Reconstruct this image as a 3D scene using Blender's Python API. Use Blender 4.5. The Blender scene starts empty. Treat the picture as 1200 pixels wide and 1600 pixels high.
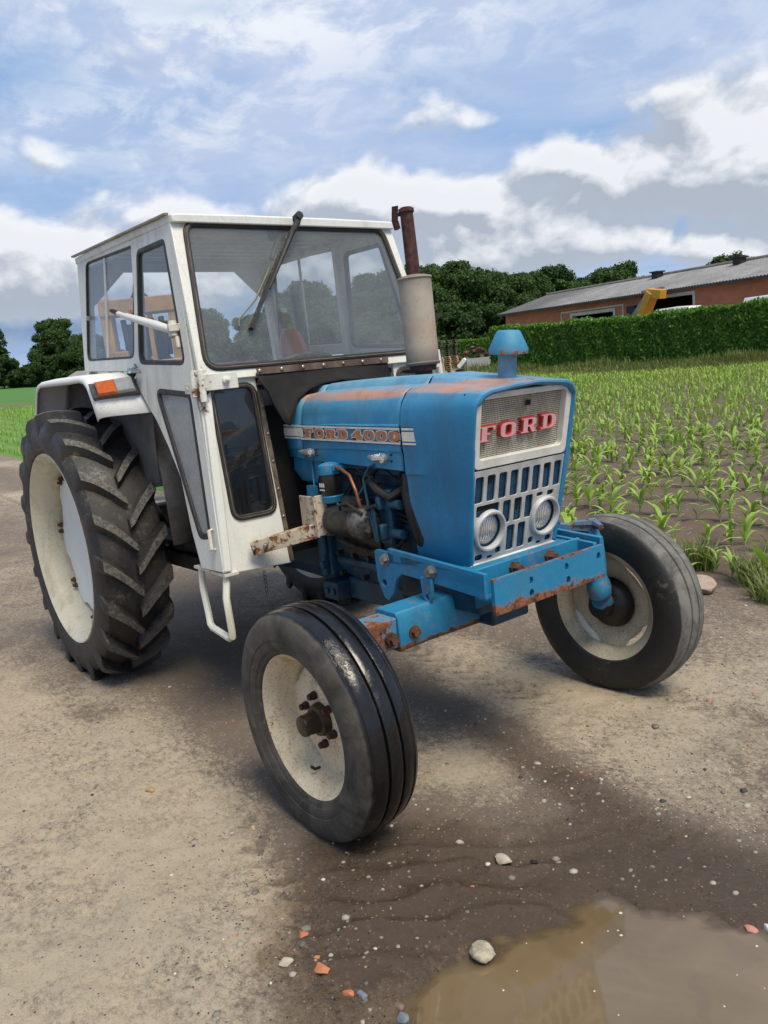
import bpy, bmesh, math, random
import numpy as np
from mathutils import Vector, Matrix
R = math.radians
rnd = random.Random(7)
sc = bpy.context.scene
COL = sc.collection

# ------------------------------------------------------------------ camera
cd = bpy.data.cameras.new('camera')
cd.sensor_fit = 'AUTO'; cd.sensor_width = 36.0
cd.lens = 1241.1 / 1600 * 36.0
cd.clip_start = 0.05; cd.clip_end = 2000
cam = bpy.data.objects.new('camera', cd); COL.objects.link(cam)
CP = Vector((4.1083, -1.8786, 1.3718))
FW = Vector((-.79211242, .5864796, -.16911416)); RT = Vector((.60594457, .78890019, -.10231164)); UPV = Vector((-.0734105, .18351612, .98027176))
cam.matrix_world = Matrix(((RT.x, UPV.x, -FW.x, CP.x), (RT.y, UPV.y, -FW.y, CP.y), (RT.z, UPV.z, -FW.z, CP.z), (0, 0, 0, 1)))
sc.camera = cam
sc.view_settings.view_transform = 'Standard'
sc.view_settings.look = 'None'
sc.view_settings.exposure = 0.08
sc.view_settings.gamma = 1.0

# ------------------------------------------------------------------ node helpers
class G:
    def __init__(s, tree): s.t = tree; s.co = None
    def n(s, typ, ins=None, **props):
        nd = s.t.nodes.new(typ)
        for k, v in props.items(): setattr(nd, k, v)
        for k, v in (ins or {}).items():
            sk = nd.inputs[k]
            if hasattr(v, 'links') or isinstance(v, bpy.types.NodeSocket): s.t.links.new(v, sk)
            else: sk.default_value = v
        return nd
    def m(s, op, a, b=0.0, c=0.0, clamp=False):
        return s.n('ShaderNodeMath', {0: a, 1: b, 2: c}, operation=op, use_clamp=clamp).outputs[0]
    def vm(s, op, a, b=(0, 0, 0)):
        nd = s.n('ShaderNodeVectorMath', {0: a, 1: b}, operation=op)
        return nd.outputs['Value'] if op in ('DOT_PRODUCT', 'LENGTH', 'DISTANCE') else nd.outputs[0]
    def mr(s, v, a, b, c=0.0, d=1.0, smooth=False):
        return s.n('ShaderNodeMapRange', {0: v, 1: a, 2: b, 3: c, 4: d}, interpolation_type='SMOOTHSTEP' if smooth else 'LINEAR').outputs[0]
    def mix(s, f, a, b, blend='MIX'):
        def col(c): return c if isinstance(c, bpy.types.NodeSocket) else (c[0], c[1], c[2], 1)
        return s.n('ShaderNodeMix', {0: f, 6: col(a), 7: col(b)}, data_type='RGBA', blend_type=blend).outputs[2]
    def obj(s):
        if s.co is None: s.co = s.n('ShaderNodeTexCoord').outputs['Object']
        return s.co
    def noise(s, scale, detail=4, rough=.55, vec=None, dist=0.0, stretch=None):
        v = vec or s.obj()
        if stretch: v = s.n('ShaderNodeMapping', {0: v, 3: stretch}).outputs[0]
        return s.n('ShaderNodeTexNoise', {'Vector': v, 'Scale': scale, 'Detail': detail, 'Roughness': rough, 'Distortion': dist}).outputs[0]
    def vor(s, scale, vec=None, out='Distance', **p):
        return s.n('ShaderNodeTexVoronoi', {'Vector': vec or s.obj(), 'Scale': scale}, **p).outputs[out]
    def attr(s, name): return s.n('ShaderNodeAttribute', attribute_name=name).outputs['Fac']
    def bump(s, h, strength=.3, dist=.01, normal=None):
        i = {'Height': h, 'Strength': strength, 'Distance': dist}
        if normal: i['Normal'] = normal
        return s.n('ShaderNodeBump', i).outputs[0]
    def out(s, sh): s.t.links.new(sh, s.n('ShaderNodeOutputMaterial').inputs[0])
    def bsdf(s, col, rough=.6, metal=0.0, normal=None, **kw):
        i = {'Base Color': col if isinstance(col, bpy.types.NodeSocket) else (*col[:3], 1), 'Roughness': rough, 'Metallic': metal}
        if normal: i['Normal'] = normal
        for k, v in kw.items(): i[k.replace('_', ' ')] = v
        return s.n('ShaderNodeBsdfPrincipled', i).outputs[0]
def newmat(name):
    m = bpy.data.materials.new(name); m.use_nodes = True; m.node_tree.nodes.clear()
    return m, G(m.node_tree)

# ------------------------------------------------------------------ world and sun
SUN_EL, SUN_AZ = R(60), R(-4)          # azimuth measured from +x towards +y
w = bpy.data.worlds.new('World'); sc.world = w; w.use_nodes = True
w.node_tree.nodes.clear(); g = G(w.node_tree)
D = g.n('ShaderNodeTexCoord').outputs['Generated']
sky = g.n('ShaderNodeTexSky', sky_type='NISHITA', sun_disc=False, sun_elevation=SUN_EL, sun_rotation=R(90) - SUN_AZ, altitude=50, air_density=1.0, dust_density=1.2, ozone_density=1.5).outputs[0]
skyc = g.mix(1.0, sky, (.1, .1, .1), 'MULTIPLY')
def cloud_blobs(d, blobs):
    tot = None
    for c, a, b, ra, rb, s in blobs:
        u = g.m('DIVIDE', g.vm('DOT_PRODUCT', d, a), ra); v = g.m('DIVIDE', g.vm('DOT_PRODUCT', d, b), rb)
        e = g.m('EXPONENT', g.m('MULTIPLY', g.m('ADD', g.m('MULTIPLY', u, u), g.m('MULTIPLY', v, v)), -1.0))
        front = g.m('GREATER_THAN', g.vm('DOT_PRODUCT', d, c), .3)
        e = g.m('MULTIPLY', g.m('MULTIPLY', e, front), s)
        tot = e if tot is None else g.m('ADD', tot, e)
    return tot
def dirpx(px, py):      # direction in the sky of a cloud seen at that bearing
    v = FW * 1241.1 + RT * (px - 600) - UPV * (py - 800); return v.normalized()
def blob(px, py, rx, ry, s, rot=0):
    c = dirpx(px, py); a = (RT - c * RT.dot(c)).normalized(); b = c.cross(a)
    a2 = a * math.cos(rot) + b * math.sin(rot); b2 = b * math.cos(rot) - a * math.sin(rot)
    return tuple(c), tuple(a2), tuple(b2), rx / 1241, ry / 1241, s
CUM = [blob(690, 310, 210, 34, .9, .08), blob(600, 330, 170, 40, .7), blob(870, 250, 75, 26, .9), blob(690, 190, 60, 32, .62), blob(770, 190, 60, 16, .45, .05), blob(1060, 255, 110, 45, .85, -.1), blob(1120, 200, 110, 34, .7, .2),
       blob(1010, 300, 150, 36, .8, .1), blob(880, 385, 110, 32, .95), blob(1190, 265, 90, 60, .9), blob(1080, 120, 150, 42, .55, .05), blob(40, 400, 200, 60, .8, .1), blob(290, 335, 90, 22, .7), blob(1130, 395, 130, 26, .9, .12),
       blob(70, 470, 170, 45, .55), blob(60, 240, 40, 28, .55), blob(210, 85, 70, 30, .45), blob(420, 430, 330, 60, .6), blob(740, 400, 140, 50, .75), blob(-150, 380, 260, 70, .7), blob(1400, 300, 220, 80, .8)]
stv = (1.0, 1.0, 1.5)
n1 = g.noise(6.0, 9, .62, D, .25, stv)
n1u = g.noise(6.0, 9, .62, g.vm('ADD', D, (0.008, .010, .018)), .25, stv)
bl = cloud_blobs(D, CUM)
blu = cloud_blobs(g.vm('ADD', D, (0.008, .010, .018)), CUM)
def puffs(d):
    v = g.n('ShaderNodeMapping', {0: g.n('ShaderNodeVectorMath', {0: d, 1: g.vm('MULTIPLY', g.n('ShaderNodeTexNoise', {'Vector': d, 'Scale': 9.0, 'Detail': 1.0}).outputs[1], (.07, .07, .07))}, operation='ADD').outputs[0], 3: (1, 1, 1.6)}).outputs[0]
    return g.m('SUBTRACT', 1.0, g.n('ShaderNodeTexVoronoi', {'Vector': v, 'Scale': 16.0, 'Detail': 2.0, 'Roughness': .55}, feature='F1', normalize=True).outputs['Distance'])
pf, pfu = puffs(D), puffs(g.vm('ADD', D, (0.008, .010, .018)))
dens = g.m('ADD', g.m('ADD', bl, g.m('MULTIPLY', g.m('SUBTRACT', n1, .5), 1.7)), g.m('MULTIPLY', g.m('SUBTRACT', pf, .68), 1.3))
densu = g.m('ADD', g.m('ADD', blu, g.m('MULTIPLY', g.m('SUBTRACT', n1u, .5), 1.7)), g.m('MULTIPLY', g.m('SUBTRACT', pfu, .68), 1.3))
mask = g.mr(dens, .26, .82, 0, .95, True)
edge = g.mr(g.m('SUBTRACT', dens, densu), -.10, .34, 0, 1)
thick = g.mr(dens, .45, 1.25, 0, 1, True)
ccol = g.mix(edge, (.44, .50, .60), (.90, .91, .93))
ccol = g.mix(g.m('MULTIPLY', thick, .8), ccol, g.mix(edge, (.41, .455, .53), (.80, .82, .86)))
# high thin veil
proj = g.n('ShaderNodeSeparateXYZ', {0: D})
zz = g.m('ADD', g.m('MAXIMUM', proj.outputs[2], 0.0), .22)
pv = g.n('ShaderNodeCombineXYZ', {0: g.m('DIVIDE', proj.outputs[0], zz), 1: g.m('DIVIDE', proj.outputs[1], zz), 2: 0.0}).outputs[0]
ci = g.noise(1.6, 8, .6, pv, .6)
ci2 = g.noise(6.5, 6, .62, pv, .3)
left = cloud_blobs(D, [blob(230, 90, 330, 150, .8, -.15), blob(60, 190, 180, 60, .35), blob(560, 20, 240, 60, .5), blob(1050, 40, 300, 90, .3)])
holes = cloud_blobs(D, [blob(10, 110, 130, 50, .55), blob(340, 10, 120, 30, .4), blob(900, 215, 260, 24, .25), blob(1120, 355, 200, 18, .5, .1), blob(60, 300, 210, 40, .35)])
veil = g.mr(g.m('SUBTRACT', g.m('ADD', g.m('MULTIPLY', ci, .9), g.m('MULTIPLY', left, .16)), g.m('MULTIPLY', holes, .5)), .24, .58, .18, .92)
mott = g.mr(ci2, .42, .62, 0, 1, True)
veilc = g.mix(g.m('MULTIPLY', mott, g.m('MINIMUM', left, 1.0)), (.50, .59, .79), (.86, .89, .94))
blue = g.mix(.85, skyc, (.21, .41, .73))
c = g.mix(veil, blue, veilc)
dark = cloud_blobs(D, [blob(60, 500, 230, 38, .8), blob(330, 470, 300, 40, .5)])
c = g.mix(g.m('MINIMUM', dark, .8), c, (.16, .26, .42))
c = g.mix(mask, c, ccol)
wcam = g.n('ShaderNodeBackground', {0: c, 1: 1.0})
o = g.n('ShaderNodeOutputWorld'); w.node_tree.links.new(wcam.outputs[0], o.inputs[0])
sl = bpy.data.lights.new('sun', 'SUN'); sl.energy = 3.9; sl.angle = R(30); sl.color = (1, .90, .72)
so = bpy.data.objects.new('sun', sl); COL.objects.link(so)
sdir = Vector((math.cos(SUN_AZ) * math.cos(SUN_EL), math.sin(SUN_AZ) * math.cos(SUN_EL), math.sin(SUN_EL)))
so.rotation_euler = sdir.to_track_quat('Z', 'Y').to_euler(); so.location = (0, 0, 30)

# ------------------------------------------------------------------ mesh builder
class MB:
    def __init__(s): s.v = []; s.f = []; s.mi = []; s.cur = 0
    def add(s, vs, fs):
        b = len(s.v); s.v += [tuple(p) for p in vs]; s.f += [tuple(i + b for i in f) for f in fs]; s.mi += [s.cur] * len(fs); return s
    def box(s, lo, hi, M=None):
        x0, y0, z0 = lo; x1, y1, z1 = hi
        vs = [Vector(p) for p in ((x0, y0, z0), (x1, y0, z0), (x1, y1, z0), (x0, y1, z0), (x0, y0, z1), (x1, y0, z1), (x1, y1, z1), (x0, y1, z1))]
        if M: vs = [M @ p for p in vs]
        return s.add(vs, [(0, 3, 2, 1), (4, 5, 6, 7), (0, 1, 5, 4), (1, 2, 6, 5), (2, 3, 7, 6), (3, 0, 4, 7)])
    def bar(s, a, b, wdt, hgt, up=(0, 0, 1)):
        a, b = Vector(a), Vector(b); d = b - a; L = d.length; x = d.normalized(); u = Vector(up); y = u.cross(x)
        if y.length < 1e-4: y = Vector((0, 1, 0)).cross(x)
        y.normalize(); z = x.cross(y)
        M = Matrix(((x.x, y.x, z.x, a.x), (x.y, y.y, z.y, a.y), (x.z, y.z, z.z, a.z), (0, 0, 0, 1)))
        return s.box((0, -wdt / 2, -hgt / 2), (L, wdt / 2, hgt / 2), M)
    def cyl(s, a, b, r0, r1=None, n=16, caps=True):
        return s.rev(a, b, [(0, r0), (1, r1 if r1 is not None else r0)], n, caps)
    def rev(s, a, b, prof, n=16, caps=True):      # prof: (t along a..b, radius)
        a, b = Vector(a), Vector(b); d = b - a; x = d.normalized()
        y = x.orthogonal().normalized(); z = x.cross(y); base = len(s.v); fs = []; vs = []
        for (t, r) in prof:
            c = a + d * t
            for k in range(n):
                q = 2 * math.pi * k / n; vs.append(c + (y * math.cos(q) + z * math.sin(q)) * r)
        for i in range(len(prof) - 1):
            for k in range(n): fs.append((i * n + k, i * n + (k + 1) % n, (i + 1) * n + (k + 1) % n, (i + 1) * n + k))
        if caps: fs.append(tuple(range(n - 1, -1, -1))); fs.append(tuple((len(prof) - 1) * n + k for k in range(n)))
        return s.add(vs, fs)
    def tube(s, pts, r, n=8, rads=None):
        pts = [Vector(p) for p in pts]; vs = []; fs = []; prev = None
        for i, p in enumerate(pts):
            t = (pts[min(i + 1, len(pts) - 1)] - pts[max(i - 1, 0)]).normalized()
            y = (prev - t * prev.dot(t)).normalized() if prev else t.orthogonal().normalized(); prev = y; z = t.cross(y)
            rr = rads[i] if rads else r
            for k in range(n):
                q = 2 * math.pi * k / n; vs.append(p + (y * math.cos(q) + z * math.sin(q)) * rr)
        for i in range(len(pts) - 1):
            for k in range(n): fs.append((i * n + k, i * n + (k + 1) % n, (i + 1) * n + (k + 1) % n, (i + 1) * n + k))
        fs.append(tuple(range(n - 1, -1, -1))); fs.append(tuple((len(pts) - 1) * n + k for k in range(n)))
        return s.add(vs, fs)
    def loft(s, rings, closed=False, cap=False):
        n = len(rings[0]); vs = [p for r in rings for p in r]; fs = []
        for i in range(len(rings) - 1):
            for k in range(n if closed else n - 1): fs.append((i * n + k, i * n + (k + 1) % n, (i + 1) * n + (k + 1) % n, (i + 1) * n + k))
        if cap: fs.append(tuple(range(n - 1, -1, -1))); fs.append(tuple((len(rings) - 1) * n + k for k in range(n)))
        return s.add(vs, fs)
    def lathe(s, prof, M, n=64, close=False, wob=None):   # prof: (y along axle, radius); axle is local +y
        vs = []; fs = []
        for (y, r) in prof:
            for k in range(n):
                q = 2 * math.pi * k / n; vs.append(M @ Vector((r * math.cos(q), y, r * math.sin(q))))
        m = len(prof)
        for i in range(m if close else m - 1):
            j = (i + 1) % m
            for k in range(n): fs.append((i * n + k, j * n + k, j * n + (k + 1) % n, i * n + (k + 1) % n))
        return s.add(vs, fs)
    def panel(s, outer, holes, O, U, V, th):
        O, U, V = Vector(O), Vector(U), Vector(V); N = U.cross(V).normalized()
        bm = bmesh.new(); loops = []
        for lp in [outer] + list(holes):
            vs = [bm.verts.new((p[0], p[1], 0)) for p in lp]; loops.append(vs)
            for i in range(len(vs)): bm.edges.new((vs[i], vs[(i + 1) % len(vs)]))
        bmesh.ops.triangle_fill(bm, use_beauty=True, edges=bm.edges[:], normal=(0, 0, 1))
        bm.verts.index_update(); P = [v.co.copy() for v in bm.verts]; T = [[v.index for v in f.verts] for f in bm.faces]
        n = len(P); vs = [O + U * p.x + V * p.y for p in P] + [O + U * p.x + V * p.y - N * th for p in P]; fs = []
        for t in T:
            a, b, c = (P[i] for i in t)
            if (b - a).cross(c - a).z < 0: t = t[::-1]
            fs.append(tuple(t)); fs.append(tuple(i + n for i in t[::-1]))
        for lp in loops:
            ids = [v.index for v in lp]
            for i in range(len(ids)): a, b = ids[i], ids[(i + 1) % len(ids)]; fs.append((a, a + n, b + n, b))
        bm.free(); return s.add(vs, fs)
    def build(s, name, mat, parent=None, smooth=True, ang=35, bevel=0, seg=2, fix=True, label=None):
        me = bpy.data.meshes.new(name); me.from_pydata(s.v, [], s.f)
        for m in (mat if isinstance(mat, (list, tuple)) else [mat]): me.materials.append(m)
        if any(s.mi): me.polygons.foreach_set('material_index', s.mi)
        if fix:
            bm = bmesh.new(); bm.from_mesh(me); bmesh.ops.recalc_face_normals(bm, faces=bm.faces[:]); bm.to_mesh(me); bm.free()
        if smooth:
            me.polygons.foreach_set('use_smooth', [True] * len(me.polygons)); me.set_sharp_from_angle(angle=R(ang))
        me.update()
        o = bpy.data.objects.new(name, me); COL.objects.link(o)
        if parent: o.parent = parent
        if bevel:
            b = o.modifiers.new('bevel', 'BEVEL'); b.width = bevel; b.segments = seg; b.limit_method = 'ANGLE'; b.angle_limit = R(40); b.harden_normals = False
        if label: o['label'] = label
        return o
def tag(o, label=None, cat=None, group=None, kind=None):
    if label: o['label'] = label
    if cat: o['category'] = cat
    if group: o['group'] = group
    if kind: o['kind'] = kind
    return o
def empty(name, loc=(0, 0, 0)):
    o = bpy.data.objects.new(name, None); o.location = loc; o.empty_display_size = .1; COL.objects.link(o); return o
def rpoly(pts, r, n=5):                # rounded polygon
    out = []; N = len(pts); rs = r if isinstance(r, (list, tuple)) else [r] * N
    for i in range(N):
        p = Vector(pts[i]); a = (Vector(pts[i - 1]) - p); b = (Vector(pts[(i + 1) % N]) - p); la, lb = a.length, b.length
        a.normalize(); b.normalize(); ang = math.acos(max(-1, min(1, a.dot(b)))); d = min(rs[i] / math.tan(ang / 2), la * .48, lb * .48)
        p0, p1 = p + a * d, p + b * d
        for k in range(n + 1):
            t = k / n; out.append(tuple(p0 * (1 - t) ** 2 + p * 2 * t * (1 - t) + p1 * t * t))
    return out
def grow(pts, e):                       # offset a closed polygon outwards by e
    N = len(pts); ar = sum(pts[i][0] * pts[(i + 1) % N][1] - pts[(i + 1) % N][0] * pts[i][1] for i in range(N)); sg = 1 if ar > 0 else -1; out = []
    for i in range(N):
        p = Vector(pts[i]); a = p - Vector(pts[i - 1]); b = Vector(pts[(i + 1) % N]) - p
        if a.length < 1e-7 or b.length < 1e-7: out.append(tuple(p)); continue
        na = Vector((a.y, -a.x)).normalized() * sg; nb = Vector((b.y, -b.x)).normalized() * sg; m = na + nb
        if m.length < 1e-4: m = na
        m.normalize(); k = max(.45, m.dot(na)); out.append(tuple(p + m * (e / k)))
    return out

# ------------------------------------------------------------------ materials
def wear(g, c, rust, rustmask, dirt, dirtcol, speck=.5):
    st = g.noise(10, 7, .68, None, .3, (1, 1, .18)); c = g.mix(g.mr(st, .50, .72, 0, dirt), c, dirtcol)
    big = g.noise(3.0, 5, .6); sp = g.mr(g.noise(130, 3, .6), .53, .66, 0, 1)
    c = g.mix(g.m('MULTIPLY', g.m('MULTIPLY', sp, g.mr(big, .42, .62, .1, 1)), speck), c, dirtcol)
    ln = g.mr(g.m('ABSOLUTE', g.m('SUBTRACT', g.noise(5, 4, .6, None, 1.2), .5)), .0, .004, 1, 0)
    c = g.mix(g.m('MULTIPLY', ln, g.mr(g.noise(2.2, 3), .52, .6, 0, .55)), c, (.03, .025, .02))
    rv = g.m('ADD', g.m('MULTIPLY', g.noise(7.5, 10, .72, None, .3), .55), g.m('MULTIPLY', g.noise(38, 8, .76), .45))
    if rustmask: rv = g.m('ADD', rv, rustmask(g))
    rf = g.mr(rv, .715 - rust, .728 - rust, 0, 1); halo = g.mr(rv, .665 - rust, .722 - rust, 0, .38)
    c = g.mix(halo, c, (.30, .15, .07)); rc = g.mix(g.mr(g.noise(42, 6, .75), .38, .62), (.040, .018, .012), (.27, .10, .04))
    return g.mix(rf, c, rc), rf
def m_paint(name, base, fade, fade_amt=.35, rust=.0, rustmask=None, rough=.45, dirt=.25, dirtcol=(.10, .075, .05), bump=.04, speck=.4):
    m, g = newmat(name)
    nf = g.noise(2.3, 6, .65); c = g.mix(g.mr(nf, .36, .64, 0, fade_amt), base, fade)
    c = g.mix(g.mr(g.noise(38, 4, .7), .45, .7, 0, .3), c, fade)
    c, rf = wear(g, c, rust, rustmask, dirt, dirtcol, speck)
    hgt = g.m('ADD', g.m('SUBTRACT', g.m('MULTIPLY', g.noise(4, 3), 2.5), g.m('MULTIPLY', rf, .6)), g.m('MULTIPLY', g.noise(60, 3), .12))
    g.out(g.bsdf(c, g.m('ADD', g.mr(nf, .3, .7, rough - .08, rough + .18), g.m('MULTIPLY', rf, .35), clamp=True), 0, g.bump(hgt, bump * 5, .004)))
    return m
def m_simple(name, a, b, scale=20, rough=.6, metal=0, bump=.2, bd=.003, stretch=None, contrast=(.35, .65), **kw):
    m, g = newmat(name); n = g.noise(scale, 6, .65, None, 0, stretch)
    c = g.mix(g.mr(n, contrast[0], contrast[1], 0, 1), a, b)
    g.out(g.bsdf(c, g.mr(g.noise(scale * .4), .3, .7, max(rough - .12, .02), rough + .12), metal, g.bump(n, bump, bd), **kw)); return m

def hoodrust(g):        # orange sun-bleached wear along the shoulder ridge and the front brow
    s = g.n('ShaderNodeSeparateXYZ', {0: g.obj()}); x, y, z = s.outputs
    brow = g.m('MULTIPLY', g.mr(x, 2.28, 2.40, 0, 1, True), g.mr(z, 1.285, 1.33, 0, 1, True))
    return g.m('MULTIPLY', brow, .13)
BLUE, g = newmat('blue_paint')
if True:
    s = g.n('ShaderNodeSeparateXYZ', {0: g.obj()}); x, y, z = s.outputs
    nf = g.noise(2.6, 6, .66, None, .3); c = g.mix(g.m('MULTIPLY', g.mr(nf, .36, .64, 0, .8), g.mr(x, 2.03, 2.06, 1, .28)), (.003, .174, .365), (.075, .27, .41))
    c = g.mix(g.mr(g.noise(60, 4, .75), .5, .8, 0, .25), c, (.12, .26, .38))
    # chalky bleaching of the upper faces (paint that has lost its gloss)
    topz = g.mr(z, 1.24, 1.36, 0, 1, True)
    c = g.mix(g.m('MULTIPLY', topz, g.mr(g.noise(5, 5, .7), .3, .7, .2, .85)), c, (.19, .36, .47))
    # orange primer showing through along the shoulder
    sh = g.m('MULTIPLY', g.mr(g.m('ABSOLUTE', g.m('SUBTRACT', z, g.m('ADD', 1.313, g.m('MULTIPLY', g.m('SUBTRACT', g.noise(4, 3), .5), .04)))), .003, .030, 1, 0, True), g.mr(y, .05, -.05, .25, 1))
    pr = g.mr(g.m('ADD', g.m('MULTIPLY', sh, .36), g.m('ADD', g.m('MULTIPLY', g.noise(5, 7, .72, None, .3, (.7, 1, 2.2)), .8), g.m('MULTIPLY', g.noise(75, 5, .7), .22))), .66, .92, 0, .85)
    c = g.mix(pr, c, (.46, .21, .11))
    brow = g.m('MULTIPLY', g.mr(x, 2.30, 2.40, 0, 1, True), g.mr(z, 1.285, 1.325, 0, 1, True))
    c, rf = wear(g, c, .075, lambda g: g.m('MULTIPLY', g.m('MULTIPLY', brow, g.mr(y, -.22, .12, .35, 1)), .17), .42, (.045, .06, .065), .30)
    hz = g.m('ADD', g.m('MULTIPLY', g.noise(3.2, 3), 3.0), g.m('SUBTRACT', g.noise(16, 3), g.m('MULTIPLY', rf, .5)))
    g.out(g.bsdf(c, g.m('ADD', g.mr(nf, .3, .7, .36, .62), g.m('MULTIPLY', rf, .3), clamp=True), 0, g.bump(hz, .16, .004)))
BLUECH = m_paint('chipped_blue_paint', (.004, .165, .33), (.03, .22, .37), .5, .135, None, .5, .45, (.06, .05, .04))
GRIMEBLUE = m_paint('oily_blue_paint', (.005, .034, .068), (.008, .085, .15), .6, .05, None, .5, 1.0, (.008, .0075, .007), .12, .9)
def hingerust(g):
    d = g.vm('DISTANCE', g.n('ShaderNodeMapping', {0: g.obj(), 3: (1, 1, .55)}).outputs[0], (1.29, -.59, .765)); return g.mr(d, .015, .095, .20, 0, True)
WHITEC = m_paint('white_paint_rusted_at_the_hinge', (.70, .70, .64), (.58, .60, .55), .4, .04, hingerust, .42, .45, (.30, .24, .17))
WHITE = m_paint('white_paint', (.70, .70, .64), (.60, .62, .57), .4, .045, hingerust, .42, .35, (.30, .24, .16))
def lowrust(g):
    s = g.n('ShaderNodeSeparateXYZ', {0: g.obj()}); return g.m('ADD', g.mr(s.outputs[2], .95, .70, 0, .06), hingerust(g))
WHITED = m_paint('white_paint_stained_below', (.69, .69, .63), (.58, .60, .54), .3, .04, lowrust, .42, .5, (.28, .24, .15))
CREAM = m_paint('cream_paint_rusty', (.62, .60, .50), (.66, .66, .60), .4, .05, None, .5, .6, (.30, .20, .10))
CREAMW = m_paint('pale_rim_paint', (.64, .60, .46), (.54, .50, .37), .5, .075, None, .45, .7, (.30, .21, .10), .05, .6)
OLDWHITE = m_paint('old_white_iron', (.60, .58, .50), (.5, .48, .4), .4, .14, None, .55, .5, (.25, .16, .08))
RUST = m_simple('rusty_iron', (.045, .02, .013), (.19, .075, .035), 26, .8, .2, .5)
RUSTD = m_simple('dark_rusty_pipe', (.022, .010, .010), (.105, .036, .028), 45, .75, .2, .6)
BLACKIRON = m_simple('black_iron', (.006, .006, .006), (.03, .027, .024), 22, .6, .1, .4)
GREASE = m_simple('oily_dark_iron', (.004, .004, .004), (.022, .019, .016), 14, .45, .2, .6)
SEAL = m_simple('black_rubber_seal', (.012, .011, .010), (.03, .026, .022), 30, .5, 0, .2)
SEALTAN = m_simple('faded_seal_insert', (.20, .15, .10), (.06, .045, .035), 9, .6, 0, .1)
RUBBERSHEET = m_simple('black_rubber_sheet', (.009, .009, .010), (.024, .023, .022), 5, .75, 0, .15, Specular_IOR_Level=.2)
CHROME = m_simple('worn_chrome', (.55, .55, .55), (.35, .34, .32), 40, .25, 1.0, .1)
ALU = m_simple('dull_metal', (.42, .41, .38), (.2, .19, .17), 30, .45, .9, .4)
PALEWHITE = m_simple('pale_grille_white', (.72, .72, .68), (.55, .54, .48), 12, .5, 0, .1)
MESHW = m_simple('woven_wire_beige', (.62, .58, .48), (.42, .38, .30), 25, .55, 0, .1)
MESHB = m_simple('dark_blue_wire_mesh', (.012, .055, .12), (.03, .10, .19), 25, .5, .1, .1)
BLACK = m_simple('black_gap', (.003, .003, .003), (.006, .006, .006), 10, .9, 0, .1)
AMBER = m_simple('amber_lens', (.55, .12, .015), (.42, .08, .01), 60, .25, 0, .3, .002)
GREYLENS = m_simple('cloudy_grey_lens', (.33, .34, .34), (.25, .26, .26), 60, .3, 0, .3, .002)
COPPER = m_simple('copper_pipe', (.26, .095, .04), (.13, .055, .03), 40, .5, .4, .1)
REDSEAT = m_simple('faded_red_seat', (.55, .085, .045), (.42, .06, .035), 12, .6, 0, .2)
EMBFACE = m_simple('faded_pink_letter_face', (.70, .33, .35), (.74, .44, .45), 22, .4, 0, .1)
EMBRED = m_simple('red_letter_side', (.50, .045, .04), (.34, .03, .03), 22, .4, 0, .1)
DECALW = m_simple('cracked_white_decal', (.72, .70, .63), (.55, .53, .46), 34, .5, 0, .05)
DECALO = m_simple('orange_decal_letter', (.48, .17, .075), (.36, .13, .06), 30, .5, 0, .05)
DECALK = m_simple('dark_decal_line', (.03, .045, .06), (.05, .07, .09), 30, .5, 0, .05)
MUFF, g = newmat('burnt_grey_muffler')
if True:
    s = g.n('ShaderNodeSeparateXYZ', {0: g.obj()}); z = s.outputs[2]
    n = g.noise(7, 6, .65); c = g.mix(g.mr(n, .3, .7), (.34, .29, .235), (.46, .405, .33))
    d = g.m('ABSOLUTE', g.m('SUBTRACT', z, 1.49)); c = g.mix(g.m('MULTIPLY', g.mr(d, .0, .13, 1, 0, True), g.mr(g.noise(5, 4), .35, .7, .2, .8)), c, (.33, .19, .11))
    c = g.mix(g.m('MULTIPLY', g.mr(z, 1.40, 1.47, .8, 0), 1.0), c, (.06, .05, .045))
    c = g.mix(g.m('MULTIPLY', g.mr(z, 1.66, 1.73, 0, .6), 1.0), c, (.13, .11, .095))
    c = g.mix(g.mr(g.noise(90, 4, .7), .58, .75, 0, .6), c, (.12, .08, .06))
    g.out(g.bsdf(c, .8, .1, g.bump(g.noise(120, 4), .15, .002)))
def m_glass(name, tint, dust, dustcol=(.55, .58, .60), dn=3.0):
    m, g = newmat(name)
    tr = g.n('ShaderNodeBsdfTransparent', {0: (*tint, 1)}).outputs[0]
    gl = g.n('ShaderNodeBsdfGlossy', {0: (.9, .93, .95, 1), 1: .02}).outputs[0]
    fc = g.n('ShaderNodeLayerWeight', {0: .5}).outputs['Facing']; fr = g.m('ADD', .04, g.m('MULTIPLY', .8, g.m('POWER', fc, 5.0)))
    a = g.n('ShaderNodeMixShader', {0: g.m('MULTIPLY', fr, .9), 1: tr, 2: gl}).outputs[0]
    df = g.n('ShaderNodeBsdfDiffuse', {0: (*dustcol, 1)}).outputs[0]
    f = g.m('MULTIPLY', g.mr(g.m('ADD', g.m('MULTIPLY', g.noise(dn, 6, .6), .7), g.m('MULTIPLY', g.noise(70, 3, .7), .3)), .3, .7, .35, 1.0), dust)
    g.out(g.n('ShaderNodeMixShader', {0: f, 1: a, 2: df}).outputs[0]); return m
GLASS = m_glass('dusty_cab_glass', (.90, .92, .93), .07)
GLASSW = m_glass('dusty_windscreen_glass', (.90, .92, .93), .12)
GLASSD = m_glass('dirty_dark_glass', (.66, .68, .70), .018)
GLASSG = m_glass('milky_door_glass', (.75, .77, .76), .62, (.50, .52, .51))
LENS, g = newmat('ribbed_headlight_glass')
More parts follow.
